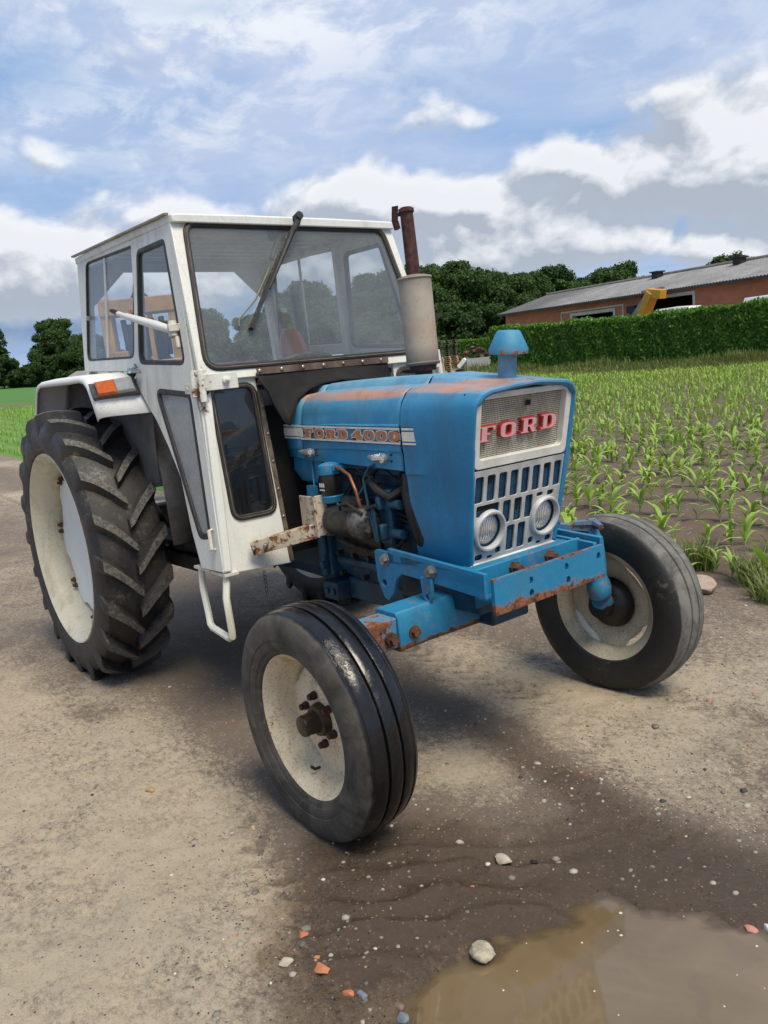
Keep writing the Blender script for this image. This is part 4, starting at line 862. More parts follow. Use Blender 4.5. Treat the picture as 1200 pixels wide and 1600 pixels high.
# pillars front (three points each) and rear, sills, cross beams
for sd_ in (-1, 1):
    P = [Vector((1.100, sd_ * .515, 2.05)), Vector((1.282, sd_ * .565, 1.415)), Vector((1.372, sd_ * .622, .70))]
    cab.tube([P[0], P[0] * .5 + P[1] * .5, P[1], P[1] * .5 + P[2] * .5, P[2]], .024, 4)
    cab.bar((-.02, sd_ * .50, 2.06), (-.06, sd_ * .555, 1.46), .045, .045, (1, 0, 0)); cab.bar((.70, sd_ * .515, 2.03), (.65, sd_ * .555, 1.46), .04, .03, (1, 0, 0))
    cab.bar((-.03, sd_ * .505, 2.055), (1.10, sd_ * .51, 2.035), .035, .04)
    # rear corner gussets
    M_ = Matrix.Identity(4); cab.add([(-.035, sd_ * .49, 2.04), (-.035, sd_ * .30, 2.04), (-.04, sd_ * .49, 1.86), (-.015, sd_ * .49, 2.04), (-.015, sd_ * .30, 2.04), (-.02, sd_ * .49, 1.86)], [(0, 1, 2), (5, 4, 3), (0, 3, 4, 1), (1, 4, 5, 2), (2, 5, 3, 0)])
cab.bar((-.02, -.52, 2.05), (-.02, .52, 2.05), .04, .05); cab.bar((-.065, -.56, 1.445), (-.065, .56, 1.445), .04, .04)
cab.panel([(-.565, .9), (.565, .9), (.565, 1.44), (-.565, 1.44)], [], (-.07, 0, 0), (0, 1, 0), (0, 0, 1), .012)
cabo = cab.build('cab_frame', WHITE, T, bevel=.004)
# roof
rf = MB()
def roof_ring(x, z, wd, t0=.034): return [(x, -wd, z), (x, -wd, z + t0 - .004), (x, -wd + .015, z + t0), (x, -.2, z + t0 + .003), (x, .2, z + t0 + .003), (x, wd - .015, z + t0), (x, wd, z + t0 - .004), (x, wd, z)]
rf.loft([roof_ring(-.075, 2.072, .535), roof_ring(.2, 2.066, .540), roof_ring(.75, 2.045, .540), roof_ring(1.135, 2.026, .540), roof_ring(1.146, 2.026, .538, .030)], True, True)
ro_ = rf.build('cab_roof', m_paint('white_roof_mossy', (.70, .71, .68), (.60, .61, .56), .3, .05, None, .5, .35, (.20, .20, .10)), cabo, bevel=.004)
b = MB(); b.bar((-.078, -.542, 2.110), (1.12, -.5475, 2.060), .016, .008); b.build('drip_rail', m_simple('mossy_gutter', (.16, .17, .10), (.32, .31, .25), 18, .8), ro_)
b = MB()
for k in range(9): x0 = .05 + k * .125; b.bar((x0, -.49, 2.062 - x0 * .036), (x0, .49, 2.062 - x0 * .036), .008, .010)
b.build('roof_liner_rib', m_simple('grey_white_liner', (.60, .61, .60), (.52, .53, .52), 6, .6), ro_)
# side panels: u = x, v = z on the leaning side plane
def side_parts(sd_):
    fac = Vector((0, .08 * 1, 1)) if sd_ < 0 else Vector((0, -.08, 1))
    O = Vector((0, sd_ * (.53 + 2.06 * .08), 0)); U = Vector((1, 0, 0)) if sd_ < 0 else Vector((1, 0, 0)); V = fac; th = .014 if sd_ < 0 else -.014
    def PT(x, z, d=0): p = O + U * x + V * z; p.y += sd_ * d; return p
    def P(mb_, outer, hs, d, t): mb_.panel(outer, hs, O + Vector((0, sd_ * d, 0)), U, V, t if sd_ < 0 else -t)
    def seal(name, poly, par, wd, mats=True, d=.006):
        s1 = MB(); P(s1, poly, [grow(poly, -wd)], d, .022); oo = s1.build(name, SEAL, par, bevel=.004, seg=2)
        s2 = MB(); P(s2, grow(poly, -wd * .40), [grow(poly, -wd * .62)], d + .0025, .002); s2.build('seal_insert', SEALTAN, oo, smooth=False) if False else None
        return oo
    rw = rpoly([(.062, 2.058), (.712, 2.023), (.620, 1.558), (-.035, 1.594)], [.05, .035, .05, .045])
    b = MB(); P(b, [(-.072, 2.082), (.728, 2.046), (.660, 1.50), (.465, 1.508), (-.090, 1.545)], [rw], 0, .014); sp = b.build('side_panel', WHITE, cabo, bevel=.003)
    b = MB(); P(b, rw, [grow(rw, -.008)], .001, .012); b.build('window_seal', SEAL, sp)
    b = MB(); P(b, grow(rw, -.003), [], -.006, .003); b.build('side_window', GLASS, sp, smooth=False)
    b = MB(); b.bar(PT(.325, 2.04, -.004), PT(.268, 1.575, -.004), .022, .004, (0, 1, 0)); b.build('window_divider', m_simple('grey_glass_edge', (.55, .58, .58), (.45, .48, .48), 20, .3), sp)
    b = MB(); b.bar(PT(.035, 1.80, .002), PT(.075, 1.792, .012), .012, .02); b.build('window_catch', CHROME, sp)
    dw = rpoly([(.752, 1.990), (1.048, 1.982), (1.172, 1.490), (.684, 1.528)], [.04, .035, .035, .05])
    tr = rpoly([(.845, 1.412), (1.195, 1.380), (1.300, .826), (1.195, .815), (1.06, 1.05)], [.035, .05, .04, .05, .3])
    dout = [(.734, 2.045), (1.112, 2.030), (1.128, 1.99), (1.222, 1.51), (1.255, 1.33), (1.312, 1.107), (1.372, .788), (1.385, .702), (1.192, .694), (1.121, .835), (1.049, 1.046), (.95, 1.165), (.836, 1.281), (.785, 1.318), (.657, 1.423), (.612, 1.472), (.666, 1.505)]
    b = MB(); P(b, dout, [dw, tr], .004, .016); do = b.build('door', WHITED, cabo, bevel=.003)
    seal('window_seal', grow(dw, .004), do, .020); seal('window_seal', grow(tr, .006), do, .024)
    b = MB(); P(b, grow(dw, -.01), [], -.004, .003); b.build('door_window', GLASS, do, smooth=False)
    b = MB(); P(b, grow(tr, -.01), [], -.004, .003); b.build('lower_door_window', GLASSG, do, smooth=False)
    b = MB(); b.tube([PT(.59, 1.515, .018), PT(.63, 1.508, .030), PT(.68, 1.498, .030), PT(.725, 1.492, .018)], .009, 10, [.004, .009, .009, .005]); b.cyl(PT(.66, 1.505, .0), PT(.66, 1.505, .026), .012, n=12); b.tube([PT(.668, 1.515, .01), PT(.672, 1.53, .02)], .005, 8); b.build('door_handle', CHROME, do)
    b = MB(); b.panel([(1.155, 1.415), (1.205, 1.412), (1.21, 1.375), (1.16, 1.378)], [], O + Vector((0, sd_ * .008, 0)), U, V, .006 * (1 if sd_ < 0 else -1)); b.cyl(PT(1.182, 1.395, .006), PT(1.182, 1.395, .012), .007, n=10); b.build('door_lock', m_paint('lock_plate', (.6, .58, .5), (.5, .5, .4), .3, .1), do)
    b = MB(); b.tube([PT(1.318, .86, .006), PT(1.322, .86, .022), PT(1.336, .79, .022), PT(1.333, .785, .006)], .007, 8); b.build('door_bracket', OLDWHITE, do)
    b = MB(); b.cyl(PT(1.262, 1.46, .014), PT(1.275, 1.36, .014), .016, n=12); b.box(tuple(PT(1.235, 1.385, .004)), tuple(PT(1.26, 1.43, .012))); b.build('door_hinge', WHITEC, do)
    # mirror arm socket
    b = MB(); b.cyl(PT(1.098, 1.66, .012), PT(1.110, 1.60, .016), .020, n=14); b.bar(PT(1.085, 1.635, .006), PT(1.135, 1.635, .02), .05, .03); b.tube([PT(1.128, 1.60, .012), PT(1.140, 1.555, .012)], .009, 8); mo = b.build('mirror_mount', OLDWHITE, cabo, bevel=.003)
    if sd_ < 0:
        b = MB(); b.tube([PT(1.10, 1.63, .025), PT(.98, 1.66, .03), PT(.66, 1.733, .035)], .017, 12, [.015, .018, .014]); b.tube([PT(.68, 1.728, .035), PT(.56, 1.757, .035)], .011, 10); b.build('mirror_arm', m_paint('chipped_white_arm', (.72, .72, .68), (.6, .6, .55), .3, .06, None, .45, .3), mo)
        b = MB(); b.tube([PT(.575, 1.753, .035), PT(.50, 1.775, .035), PT(.47, 1.782, .037)], .010, 10, [.011, .010, .006]); b.build('mirror_arm_tip', BLACKIRON, mo)
    else:
        b = MB(); b.tube([PT(1.12, 1.62, .02), PT(1.16, 1.60, .07), PT(1.17, 1.60, .10)], .010, 8); b.build('mirror_arm', BLACKIRON, mo)
        b = MB(); b.panel(rpoly([(-.06, -.035), (.02, -.02), (.075, .025), (-.05, .030)], .010), [], PT(1.19, 1.61, .11), (.25, .968, 0), (0, 0, 1), .03); b.build('mirror_head', BLACKIRON, mo, bevel=.005)
    return PT
PTR = side_parts(-1); side_parts(1)
# windscreen frame
WN = Vector((.637, 0, .184)).normalized(); WV = Vector((-.184, 0, .637)).normalized(); WO = Vector((1.300, 0, 1.418)); WU = Vector((0, 1, 0))
def wz(z): return (z - 1.418) / WV.z
wo_ = [(-.588, wz(1.418)), (.588, wz(1.418)), (.538, wz(2.045)), (-.538, wz(2.045))]
wh = rpoly([(-.556, wz(1.456)), (.556, wz(1.456)), (.487, wz(2.030)), (-.487, wz(2.030))], .06)
b = MB(); b.panel(wo_, [wh], WO, WU, WV, .022); wf = b.build('windscreen_frame', WHITEC, cabo, bevel=.003)
b = MB(); b.panel(grow(wh, .006), [grow(wh, -.018)], WO + WN * .008, WU, WV, .024); sl_ = b.build('windscreen_seal', SEAL, wf, bevel=.005)
b = MB(); b.panel(grow(wh, -.0035), [grow(wh, -.0075)], WO + WN * .0105, WU, WV, .004); b.build('seal_insert', SEALTAN, wf, smooth=False)
b = MB(); b.panel(grow(wh, -.012), [], WO - WN * .002, WU, WV, .004); b.build('windscreen', GLASSW, wf, smooth=False)
def WPt(y, z, d=0): return WO + WU * y + WV * wz(z) + WN * d
b = MB(); b.tube([WPt(.015, 2.045, .045), WPt(.005, 2.02, .045), WPt(-.03, 1.98, .035)], .015, 10, [.017, .013, .012]); b.tube([WPt(-.03, 1.98, .035), WPt(-.20, 1.755, .022)], .009, 8, [.013, .007]); b.bar(WPt(-.095, 1.905, .016), WPt(-.325, 1.60, .014), .014, .022, WN); b.cyl(WPt(.015, 2.045, .02), WPt(.015, 2.045, .065), .017, n=12); b.build('wiper', BLACKIRON, cabo)
b = MB(); b.box(tuple(WPt(-.09, 1.99, -.06)), tuple(WPt(-.02, 2.04, -.02))); b.tube([WPt(-.05, 2.0, -.03), WPt(-.12, 1.90, -.03)], .012, 8); b.build('wiper_motor', BLACKIRON, cabo)
b = MB(); b.tube([WPt(-.165, 1.845, .012), WPt(-.27, 1.714, .012), WPt(-.365, 1.64, .014), WPt(-.375, 1.61, .016)], .004, 6); b.build('wiper_blade', m_simple('greenish_blade', (.16, .17, .10), (.09, .1, .07), 20), cabo)
# lower front panels
LVv = Vector((-.09, 0, .72)).normalized(); LO = Vector((1.372, 0, .690))
LN = Vector((0, 1, 0)).cross(LVv)
def lz(z): return (z - .690) / LVv.z
for sd_ in (-1, 1):
    S = lambda pts: pts if sd_ < 0 else [(-a, b_) for a, b_ in pts][::-1]
    hole = rpoly(S([(-.552, lz(.884)), (-.364, lz(.884)), (-.360, lz(1.392)), (-.548, lz(1.392))]), .045)
    b = MB(); b.panel(S([(-.634, lz(.690)), (-.338, lz(.672)), (-.346, lz(1.417)), (-.590, lz(1.417))]), [hole], LO, (0, 1, 0), LVv, .016); lp = b.build('front_lower_panel', WHITEC, cabo, bevel=.003)
    b = MB(); b.panel(grow(hole, .008), [grow(hole, -.014)], LO + LN * .008, (0, 1, 0), LVv, .022); b.build('window_seal', SEAL, lp, bevel=.004)
    b = MB(); b.panel(grow(hole, -.0015), [grow(hole, -.0045)], LO + LN * .0095, (0, 1, 0), LVv, .003); b.build('seal_insert', SEALTAN, lp, smooth=False)
    b = MB(); b.panel(grow(hole, -.01), [], LO - LN * .002, (0, 1, 0), LVv, .003); b.build('lower_window', GLASSD, lp, smooth=False)
    b = MB(); b.panel(S([(-.346, lz(.68)), (-.328, lz(.68)), (-.333, lz(1.36)), (-.351, lz(1.36))]), [], LO + LN * .006, (0, 1, 0), LVv, .006)
    lst = b.build('edge_strip', m_simple('rusty_metal_strip', (.20, .17, .13), (.09, .06, .04), 30, .6, .3), lp)
    b = MB()
    for z_ in (.75, .86, .97, 1.08, 1.19, 1.30): p = LO + Vector((0, sd_ * .339, 0)) + LVv * lz(z_) + LN * .006; b.rev(p, p + LN * .005, [(0, .006), (.7, .005), (1, .003)], 8)
    b.build('strip_screw', ALU, lp)
    # hinge arm plate across the pillar
    b = MB(); b.bar(Vector((1.322, sd_ * .590, 1.412)), Vector((1.345, sd_ * .455, 1.412)), .004, .062, (0, 0, 1)); b.cyl((1.336, sd_ * .505, 1.414), (1.372, sd_ * .50, 1.414), .008, n=8); b.cyl((1.338, sd_ * .503, 1.414), (1.35, sd_ * .503, 1.414), .014, n=10); b.cyl((1.312, sd_ * .588, 1.46), (1.320, sd_ * .592, 1.34), .013, n=10)
    b.build('hinge_plate', WHITEC, lp, bevel=.002)
# apron (rubber sheet) and its retaining strip
b = MB(); b.bar(Vector((1.312, -.352, 1.437)), Vector((1.312, .30, 1.437)), .004, .026, (0, 0, 1)); st_ = b.build('apron_strip', m_simple('brown_rusty_strip', (.09, .045, .035), (.20, .16, .12), 8, .6, .2), cabo)
b = MB()
for k in range(7): y_ = -.34 + k * .1; b.rev((1.313, y_, 1.437), (1.320, y_, 1.437), [(0, .008), (.6, .008), (1, .004)], 10)
b.build('strip_screw', ALU, st_)
b = MB(); rings = []
YS = [-.352, -.33, -.30, -.275, -.25, -.22, -.15, -.08, 0, .08, .15, .22, .25, .275, .30]
for i, y_ in enumerate(YS):
    row = []
    zb = np.interp(y_, [-.352, -.33, -.30, -.275, -.255, -.235, -.20, -.10, 0, .1, .2, .235, .26, .30], [1.36, 1.29, 1.23, 1.215, 1.25, 1.30, 1.335, 1.365, 1.372, 1.365, 1.335, 1.30, 1.22, 1.25])
    for k in range(7):
        t = k / 6; z_ = 1.43 + (zb - 1.43) * t; xf = 1.310 + .075 * t ** 1.3 + .012 * math.sin(y_ * 14) * t - .004
        row.append((xf, y_, z_))
    rings.append(row)
b.loft(rings); apo = b.build('apron', RUBBERSHEET, cabo); s_ = apo.modifiers.new('t', 'SOLIDIFY'); s_.thickness = .005
b = MB(); b.panel([(-.345, .70), (-.20, .72), (.20, .72), (.345, .70), (.345, 1.30), (-.345, 1.30)], [], (1.27, 0, 0), (0, 1, 0), (0, 0, 1), .01); b.build('bulkhead', BLACK, cabo)
# interior
b = MB(); b.box((.15, -.52, .70), (1.33, .52, .72)); b.build('cab_floor', GREASE, cabo)
for sd_ in (-1, 1):
    b = MB(); b.loft([[(x, sd_ * y, z) for y in (.35, .565)] for x, z in ((-.06, .9), (-.06, 1.40), (.05, 1.47), (.40, 1.47), (.62, 1.30), (.72, 1.05), (.74, .72))]); oo = b.build('inner_fender', m_simple('dirty_grey_panel', (.05, .045, .04), (.12, .11, .10), 8, .7), cabo); s_ = oo.modifiers.new('t', 'SOLIDIFY'); s_.thickness = .006
b = MB(); b.loft([[(x, y, z) for y, z in ((-.20, .98), (-.22, 1.02), (-.20, 1.08), (.20, 1.08), (.22, 1.02), (.20, .98))] for x in (.30, .72)], True, True); se = b.build('seat', BLACKIRON, cabo, bevel=.02)
b = MB(); rg = []
for z_, wd, xo in ((1.42, .085, .0), (1.50, .085, -.01), (1.57, .08, -.02), (1.62, .070, -.03), (1.65, .055, -.035), (1.665, .035, -.04)):
    rg.append([(.30 + xo + a * .03, .455 + bb * wd, z_) for a, bb in ((1, -.8), (1, .8), (.3, 1), (-1, .8), (-1, -.8), (.3, -1))])
b.loft(rg, True, True); b.build('seat_back', REDSEAT, cabo)
b = MB(); M_ = Matrix.Translation((1.00, 0, 1.40)) @ Matrix.Rotation(R(90 - 25), 4, 'Y') @ Matrix.Rotation(R(90), 4, 'X')
ring = [Vector((1.00 + .19 * math.cos(k * math.pi / 16) * .88, .19 * math.sin(k * math.pi / 16), 1.415 + .19 * math.cos(k * math.pi / 16) * .40)) for k in range(33)]
b.tube(ring, .013, 8); c_ = Vector((1.0, 0, 1.40))
for k in (0, 11, 22): b.tube([c_, ring[k]], .008, 6)
b.cyl((1.0, 0, 1.42), (1.12, 0, 1.15), .03, n=12); b.build('steering_wheel', BLACKIRON, cabo)
b = MB(); b.loft([[(x, y, z) for y, z in ((-.26, .75), (-.26, 1.30), (-.20, 1.40), (.20, 1.40), (.26, 1.30), (.26, .75))] for x in (1.10, 1.25)], True, True); b.build('dashboard', BLACKIRON, cabo, bevel=.015)
b = MB(); b.loft([[(x, y, z) for y, z in ((-.22, 1.40), (-.22, 1.505), (-.0, 1.505), (-.0, 1.40))] for x in (.50, .70)], True, True); b.build('tool_tray', m_simple('faded_red_tray', (.50, .14, .12), (.55, .25, .22), 8, .6), cabo, bevel=.008)
b = MB(); b.tube([(.26, .545, 1.46), (.25, .54, 1.62), (.22, .53, 1.86)], .022, 10, [.030, .026, .014]); b.build('grab_post', BLACKIRON, cabo)
b = MB(); 
for q in range(8): 
    b.tube([(1.15 + .05 * math.sin(q), -.5 + .03 * q, .74), (1.10, -.48 + .03 * q, .9 + .03 * q), (1.2, -.42 + .02 * q, 1.1 + .02 * (q % 3))], .008, 6)
b.box((.95, -.45, .72), (1.2, -.28, .86)); b.box((1.05, -.40, 1.02), (1.22, -.22, 1.06)); b.box((.75, -.50, 1.12), (1.15, -.44, 1.16)); b.build('pedal_linkage', GREASE, cabo)
b = MB(); b.box((1.12, -.49, 1.20), (1.20, -.40, 1.215)); b.box((1.02, -.5, 1.205), (1.10, -.45, 1.23)); b.build('rag', m_simple('orange_brown_scrap', (.35, .16, .06), (.24, .1, .04), 20, .8), cabo)
b = MB(); b.box((1.05, -.36, .76), (1.22, -.27, .90)); b.build('pedal_box', GRIMEBLUE, cabo, bevel=.02)

# strut from the cab foot to the engine
b = MB(); b.bar((1.392, -.515, .768), (1.575, -.335, .818), .006, .055); b.bar((1.388, -.49, .795), (1.56, -.32, .845), .045, .005)
b.panel([(0, 0), (.115, 0), (.115, .05), (.105, .155), (0, .160)], [[(.05 + .008 * math.cos(-k), .03 + .008 * math.sin(-k)) for k in range(6)]], (1.492, -.338, .792), (.985, -.02, .05), (0, 0, 1), .007)
b.panel([(0, 0), (.05, 0), (.05, .155), (0, .155)], [], (1.60, -.338, .80), (.1, 1, 0), (0, 0, 1), .006)
sto = b.build('cab_strut', m_paint('cream_iron_badly_rusted', (.55, .50, .38), (.45, .38, .26), .4, .19, None, .6, .6, (.2, .1, .05)), T, bevel=.002)
for k in (.04, .20): p = Vector((1.392, -.515, .768)).lerp(Vector((1.60, -.30, .825)), k) + Vector((.004, -.004, 0)); b = MB(); b.rev(p, p + Vector((.012, -.012, 0)), [(0, .011), (.6, .010), (1, .005)], 8); b.build('strut_bolt', ALU, sto)

# step
b = MB(); b.tube([(1.125, -.615, .690), (1.135, -.625, .60), (1.19, -.64, .505), (1.205, -.645, .468), (1.225, -.645, .455), (1.26, -.645, .452), (1.37, -.645, .440), (1.392, -.645, .450), (1.395, -.645, .475), (1.375, -.64, .60), (1.355, -.615, .690)], .014, 8)
b.build('step', m_paint('white_step', (.68, .68, .60), (.60, .60, .50), .4, .05, None, .5, .5, (.28, .22, .10)), T)
b = MB(); b.box((1.11, -.64, .684), (1.39, -.58, .694)); b.build('sill', OLDWHITE, cabo)
b = MB()
for k in range(6): z_ = .66 - k * .016; b.tube([(1.38 + (.004 if k % 2 else 0), -.47 + .005 * math.cos(q), z_ + .010 * math.sin(q)) for q in np.linspace(0, 6.28, 9)], .0016, 5)
b.build('chain', BLACKIRON, T)

# ---- fenders with marker lamps
def fender(sd_):
    b = MB(); rows = []
    # stations along the arc: (x outer, z, x inner)
    stn = [(-.500, 1.335, -.47), (-.485, 1.37, -.46), (-.42, 1.455, -.40), (-.385, 1.492, -.37), (-.345, 1.512, -.34), (-.29, 1.521, -.29), (-.1, 1.522, -.1), (.25, 1.515, .25), (.40, 1.510, .42), (.455, 1.500, .50), (.495, 1.475, .56), (.545, 1.395, .66), (.585, 1.318, .745)]
    for xo, z_, xi in stn:
        row = []
        for k, y_ in enumerate((.575, .60, .66, .715, .738, .750, .754, .750)):
            t = (y_ - .575) / .175 if k < 6 else 1.0
            x_ = xi + (xo - xi) * t
            cx_, cz_ = .06, 1.0; dv = Vector((x_ - cx_, 0, z_ - cz_)).normalized()
            drop = (0, 0, 0, .001, .005, .014, .028, .040)[k]
            row.append((x_ - dv.x * drop, sd_ * y_, z_ - dv.z * drop))
        rows.append(row)
    b.loft(rows); fo_ = b.build('fender', m_paint('white_fender_paint', (.74, .745, .72), (.66, .67, .63), .3, .04, None, .42, .22, (.34, .25, .15)), T, ang=60)
    s_ = fo_.modifiers.new('t', 'SOLIDIFY'); s_.thickness = .005
    b = MB(); b.loft([[(xi, sd_ * .574, z_), (xi * .9 + .02, sd_ * .568, 1.0)] for xo, z_, xi in stn]); b.build('fender_liner', m_simple('dirty_fender_liner', (.045, .042, .040), (.10, .095, .09), 6, .8), fo_)
    # lamp on the sloping front face
    a = Vector((.522, sd_ * .735, 1.434)); u = Vector((.125, -sd_ * .165, .012)).normalized(); v = Vector((-.40, -sd_ * .0, .72)).normalized(); n_ = u.cross(v) * (1 if sd_ < 0 else -1); n_.normalize()
    if n_.x < 0: n_ = -n_
    def LPt(p, q, d): return a + u * p + v * q + n_ * d
    def slab(mb_, p0, p1, q0, q1, d0, d1, ins=.006):
        mb_.loft([[LPt(p0, q0, d0), LPt(p1, q0, d0), LPt(p1, q1, d0), LPt(p0, q1, d0)], [LPt(p0, q0, d1 - .006), LPt(p1, q0, d1 - .006), LPt(p1, q1, d1 - .006), LPt(p0, q1, d1 - .006)], [LPt(p0 + ins, q0 + ins, d1), LPt(p1 - ins, q0 + ins, d1), LPt(p1 - ins, q1 - ins, d1), LPt(p0 + ins, q1 - ins, d1)]], True, True)
    b = MB(); slab(b, -.012, .190, -.052, .028, -.01, .024); lo = b.build('marker_lamp', m_simple('grey_black_lamp_housing', (.03, .03, .03), (.10, .10, .10), 20, .6), fo_)
    b = MB(); slab(b, .022, .105, -.046, .022, .022, .046); b.build('amber_lens', AMBER, fo_)
    b = MB(); slab(b, .106, .184, -.046, .022, .022, .046); b.build('clear_lens', GREYLENS, fo_)
fender(-1); fender(1)

# ================================================================== BACKGROUND
# lateral / forward / height coordinates: bg(la, fw, h)
def m_leaf(name, a, b, c3, sc_=.6):
    m, g = newmat(name); n = g.noise(sc_, 4, .6); at = g.attr('tone')
    c = g.mix(g.mr(n, .3, .7), a, b); c = g.mix(at, c, c3)
    d = g.bsdf(c, .65, 0, Specular_IOR_Level=.25); t = g.n('ShaderNodeBsdfTranslucent', {0: g.mix(1.0, c, (1.2, 1.3, .6), 'MULTIPLY')}).outputs[0]
    g.out(g.n('ShaderNodeMixShader', {0: .25, 1: d, 2: t}).outputs[0]); return m
LEAF_OAK = m_leaf('oak_leaves', (.022, .052, .014), (.042, .085, .020), (.085, .15, .035))
LEAF_HEDGE = m_leaf('cypress_hedge_leaves', (.038, .115, .014), (.07, .175, .026), (.16, .29, .05), 1.2)
LEAF_BUSH = m_leaf('bush_leaves', (.018, .045, .012), (.03, .065, .016), (.06, .11, .025))
BARK = m_simple('grey_bark', (.05, .04, .03), (.10, .085, .065), 8, .9)
def quad_mesh(name, C, A, B, tone, mat, parent=None):
    """leaf faces: centre +-A +-B (arrays n,3)"""
    n = len(C); V = np.stack([C - A - B * .3, C + A * .15 - B, C + A + B * .25, C - A * .1 + B], 1).reshape(-1, 3).astype(np.float32)
    me = bpy.data.meshes.new(name); me.vertices.add(n * 4); me.vertices.foreach_set('co', V.ravel()); me.loops.add(n * 4); me.loops.foreach_set('vertex_index', np.arange(n * 4, dtype=np.int32))
    me.polygons.add(n); me.polygons.foreach_set('loop_start', np.arange(0, n * 4, 4, dtype=np.int32)); me.update(calc_edges=True)
    at = me.attributes.new('tone', 'FLOAT', 'POINT'); at.data.foreach_set('value', np.repeat(tone, 4).astype(np.float32)); me.materials.append(mat)
    o = bpy.data.objects.new(name, me); COL.objects.link(o)
    if parent: o.parent = parent
    return o
rng = np.random.default_rng(5)
def rdirs(n):
    v = rng.normal(size=(n, 3)); return v / np.linalg.norm(v, axis=1)[:, None]
def crown_mesh(name, lobes, nleaf, size, mat, parent, thin=.35):
    w_ = np.array([l[3] ** 2 for l in lobes]); w_ = w_ / w_.sum(); idx = rng.choice(len(lobes), nleaf, p=w_); L = np.array(lobes)
    d = rdirs(nleaf); rr = L[idx, 3] * (1 - thin * rng.random(nleaf) ** 1.6)
    # clumps: pull leaves towards random twig tips
    C = L[idx, :3] + d * rr[:, None] * np.array([1, 1, .85]); lump = rdirs(nleaf) * (rng.random(nleaf)[:, None]) ** 2 * size * 3.0; C = C + lump
    k = np.sin(C[:, 0] * 2.3 + C[:, 2] * 1.7) * np.sin(C[:, 1] * 2.1 - C[:, 2] * 2.6 + 1); keep = k > -.55 + .35 * rng.random(nleaf) - .25; C = C[keep]; d = d[keep]; n = len(C)
    nrm = d + rdirs(n) * .8; nrm /= np.linalg.norm(nrm, axis=1)[:, None]; t = np.cross(nrm, rdirs(n)); t /= np.linalg.norm(t, axis=1)[:, None] + 1e-9; bt = np.cross(nrm, t)
    s_ = size * (.6 + .8 * rng.random(n))[:, None]
    tone = np.clip(rng.random(n) ** 2.0 * .8 + (np.sin(C[:, 0] * 1.3 + 1) * np.sin(C[:, 1] * 1.5) * np.sin(C[:, 2] * 1.4)) * .35, 0, 1)
    return quad_mesh(name, C, t * s_, bt * s_ * .75, tone, mat, parent)
def make_tree(name, height, width, nl, leaf, mat, seed, nleaf=9000, trunk_h=.22):
    r = random.Random(seed); root = empty(name); lobes = []
    cz = height * .58
    for k in range(nl * 3):
        a = r.random() * 6.283; q = math.sqrt(r.random()) * width * .46; z_ = height * (.24 + .72 * r.random()); taper = 1 - .55 * max(0, (z_ / height - .55) / .45)
        rad = width * (.055 + .105 * r.random() ** 1.8) * (.75 + .3 * taper)
        lobes.append((q * math.cos(a) * taper, q * math.sin(a) * taper, min(z_, height - rad * .8), rad))
    cr = crown_mesh('crown', lobes, nleaf, leaf, mat, root)
    b = MB(); b.tube([(0, 0, -.3), (.05, 0, height * .15), (.0, .1, height * .35), (.1, .05, height * .7)], .2, 8, [height * .035, height * .026, height * .018, height * .006])
    for l in lobes[:max(6, nl // 2)]: b.tube([(0, .05, height * .2), (l[0] * .5, l[1] * .5, l[2] * .6), (l[0], l[1], l[2])], .1, 6, [height * .014, height * .009, height * .003])
    b.build('trunk', BARK, root); return root
def copy_tree(o, parent=None):
    c = o.copy(); COL.objects.link(c)
    if parent: c.parent = parent
    for ch in [q for q in bpy.data.objects if q.parent == o]: copy_tree(ch, c)
    return c
def children_copy(o):
    c = o.copy(); COL.objects.link(c)
    for ch in o.children: d = ch.copy(); COL.objects.link(d); d.parent = c
    return c
protos = [make_tree('oak_tree', 11, 10, 34, .145, LEAF_OAK, 1, 52000), make_tree('oak_tree', 12, 9, 32, .145, LEAF_OAK, 2, 52000), make_tree('oak_tree', 10, 11, 36, .145, LEAF_OAK, 3, 52000), make_tree('bushy_tree', 6, 7, 16, .15, LEAF_BUSH, 4, 24000)]
used = set()
def place_tree(k, la, fw, sc_, rot, label, group, name=None, h=0, sz=1.0):
    if k not in used: o = protos[k]; used.add(k)
    else: o = children_copy(protos[k])
    o.location = bg(la, fw, h - .2); o.rotation_euler = (0, 0, rot); o.scale = (sc_, sc_, sc_ * sz); tag(o, label, 'tree', group); return o
def pxl(px, fw): return (px - 574) / 1241.1 * fw       # lateral metres of a bearing at a distance
RR = random.Random(11)
# dark wood behind the exhaust and the yard
WOOD = 'dark green oak in the wood behind the yard and its clipped hedge'
for i, (px, fw, sc_, k) in enumerate([(668, 92, 1.04, 0), (700, 97, 1.0, 1), (735, 94, 1.06, 2), (765, 97, 1.0, 0), (788, 94, .84, 2), (800, 92, .8, 3), (640, 98, 1.0, 2), (725, 84, 1.1, 3), (690, 82, 1.1, 3), (770, 84, 1.05, 3), (660, 82, .95, 3)]):
    place_tree(k, pxl(px, fw), fw, sc_, RR.random() * 6.28, WOOD, 'oaks of the dark wood behind the yard')
for i, (px, fw, sc_, k) in enumerate([(808, 108, .92, 1), (832, 112, 1.0, 1), (858, 114, 1.14, 0), (888, 118, .95, 2), (925, 114, 1.17, 2), (960, 114, 1.14, 0), (990, 118, .9, 1), (1140, 92, .97, 0)]):
    place_tree(k, pxl(px, fw), fw, sc_, RR.random() * 6.28, 'green tree crown rising behind the ridge of the barn roof', 'trees behind the barn roof')
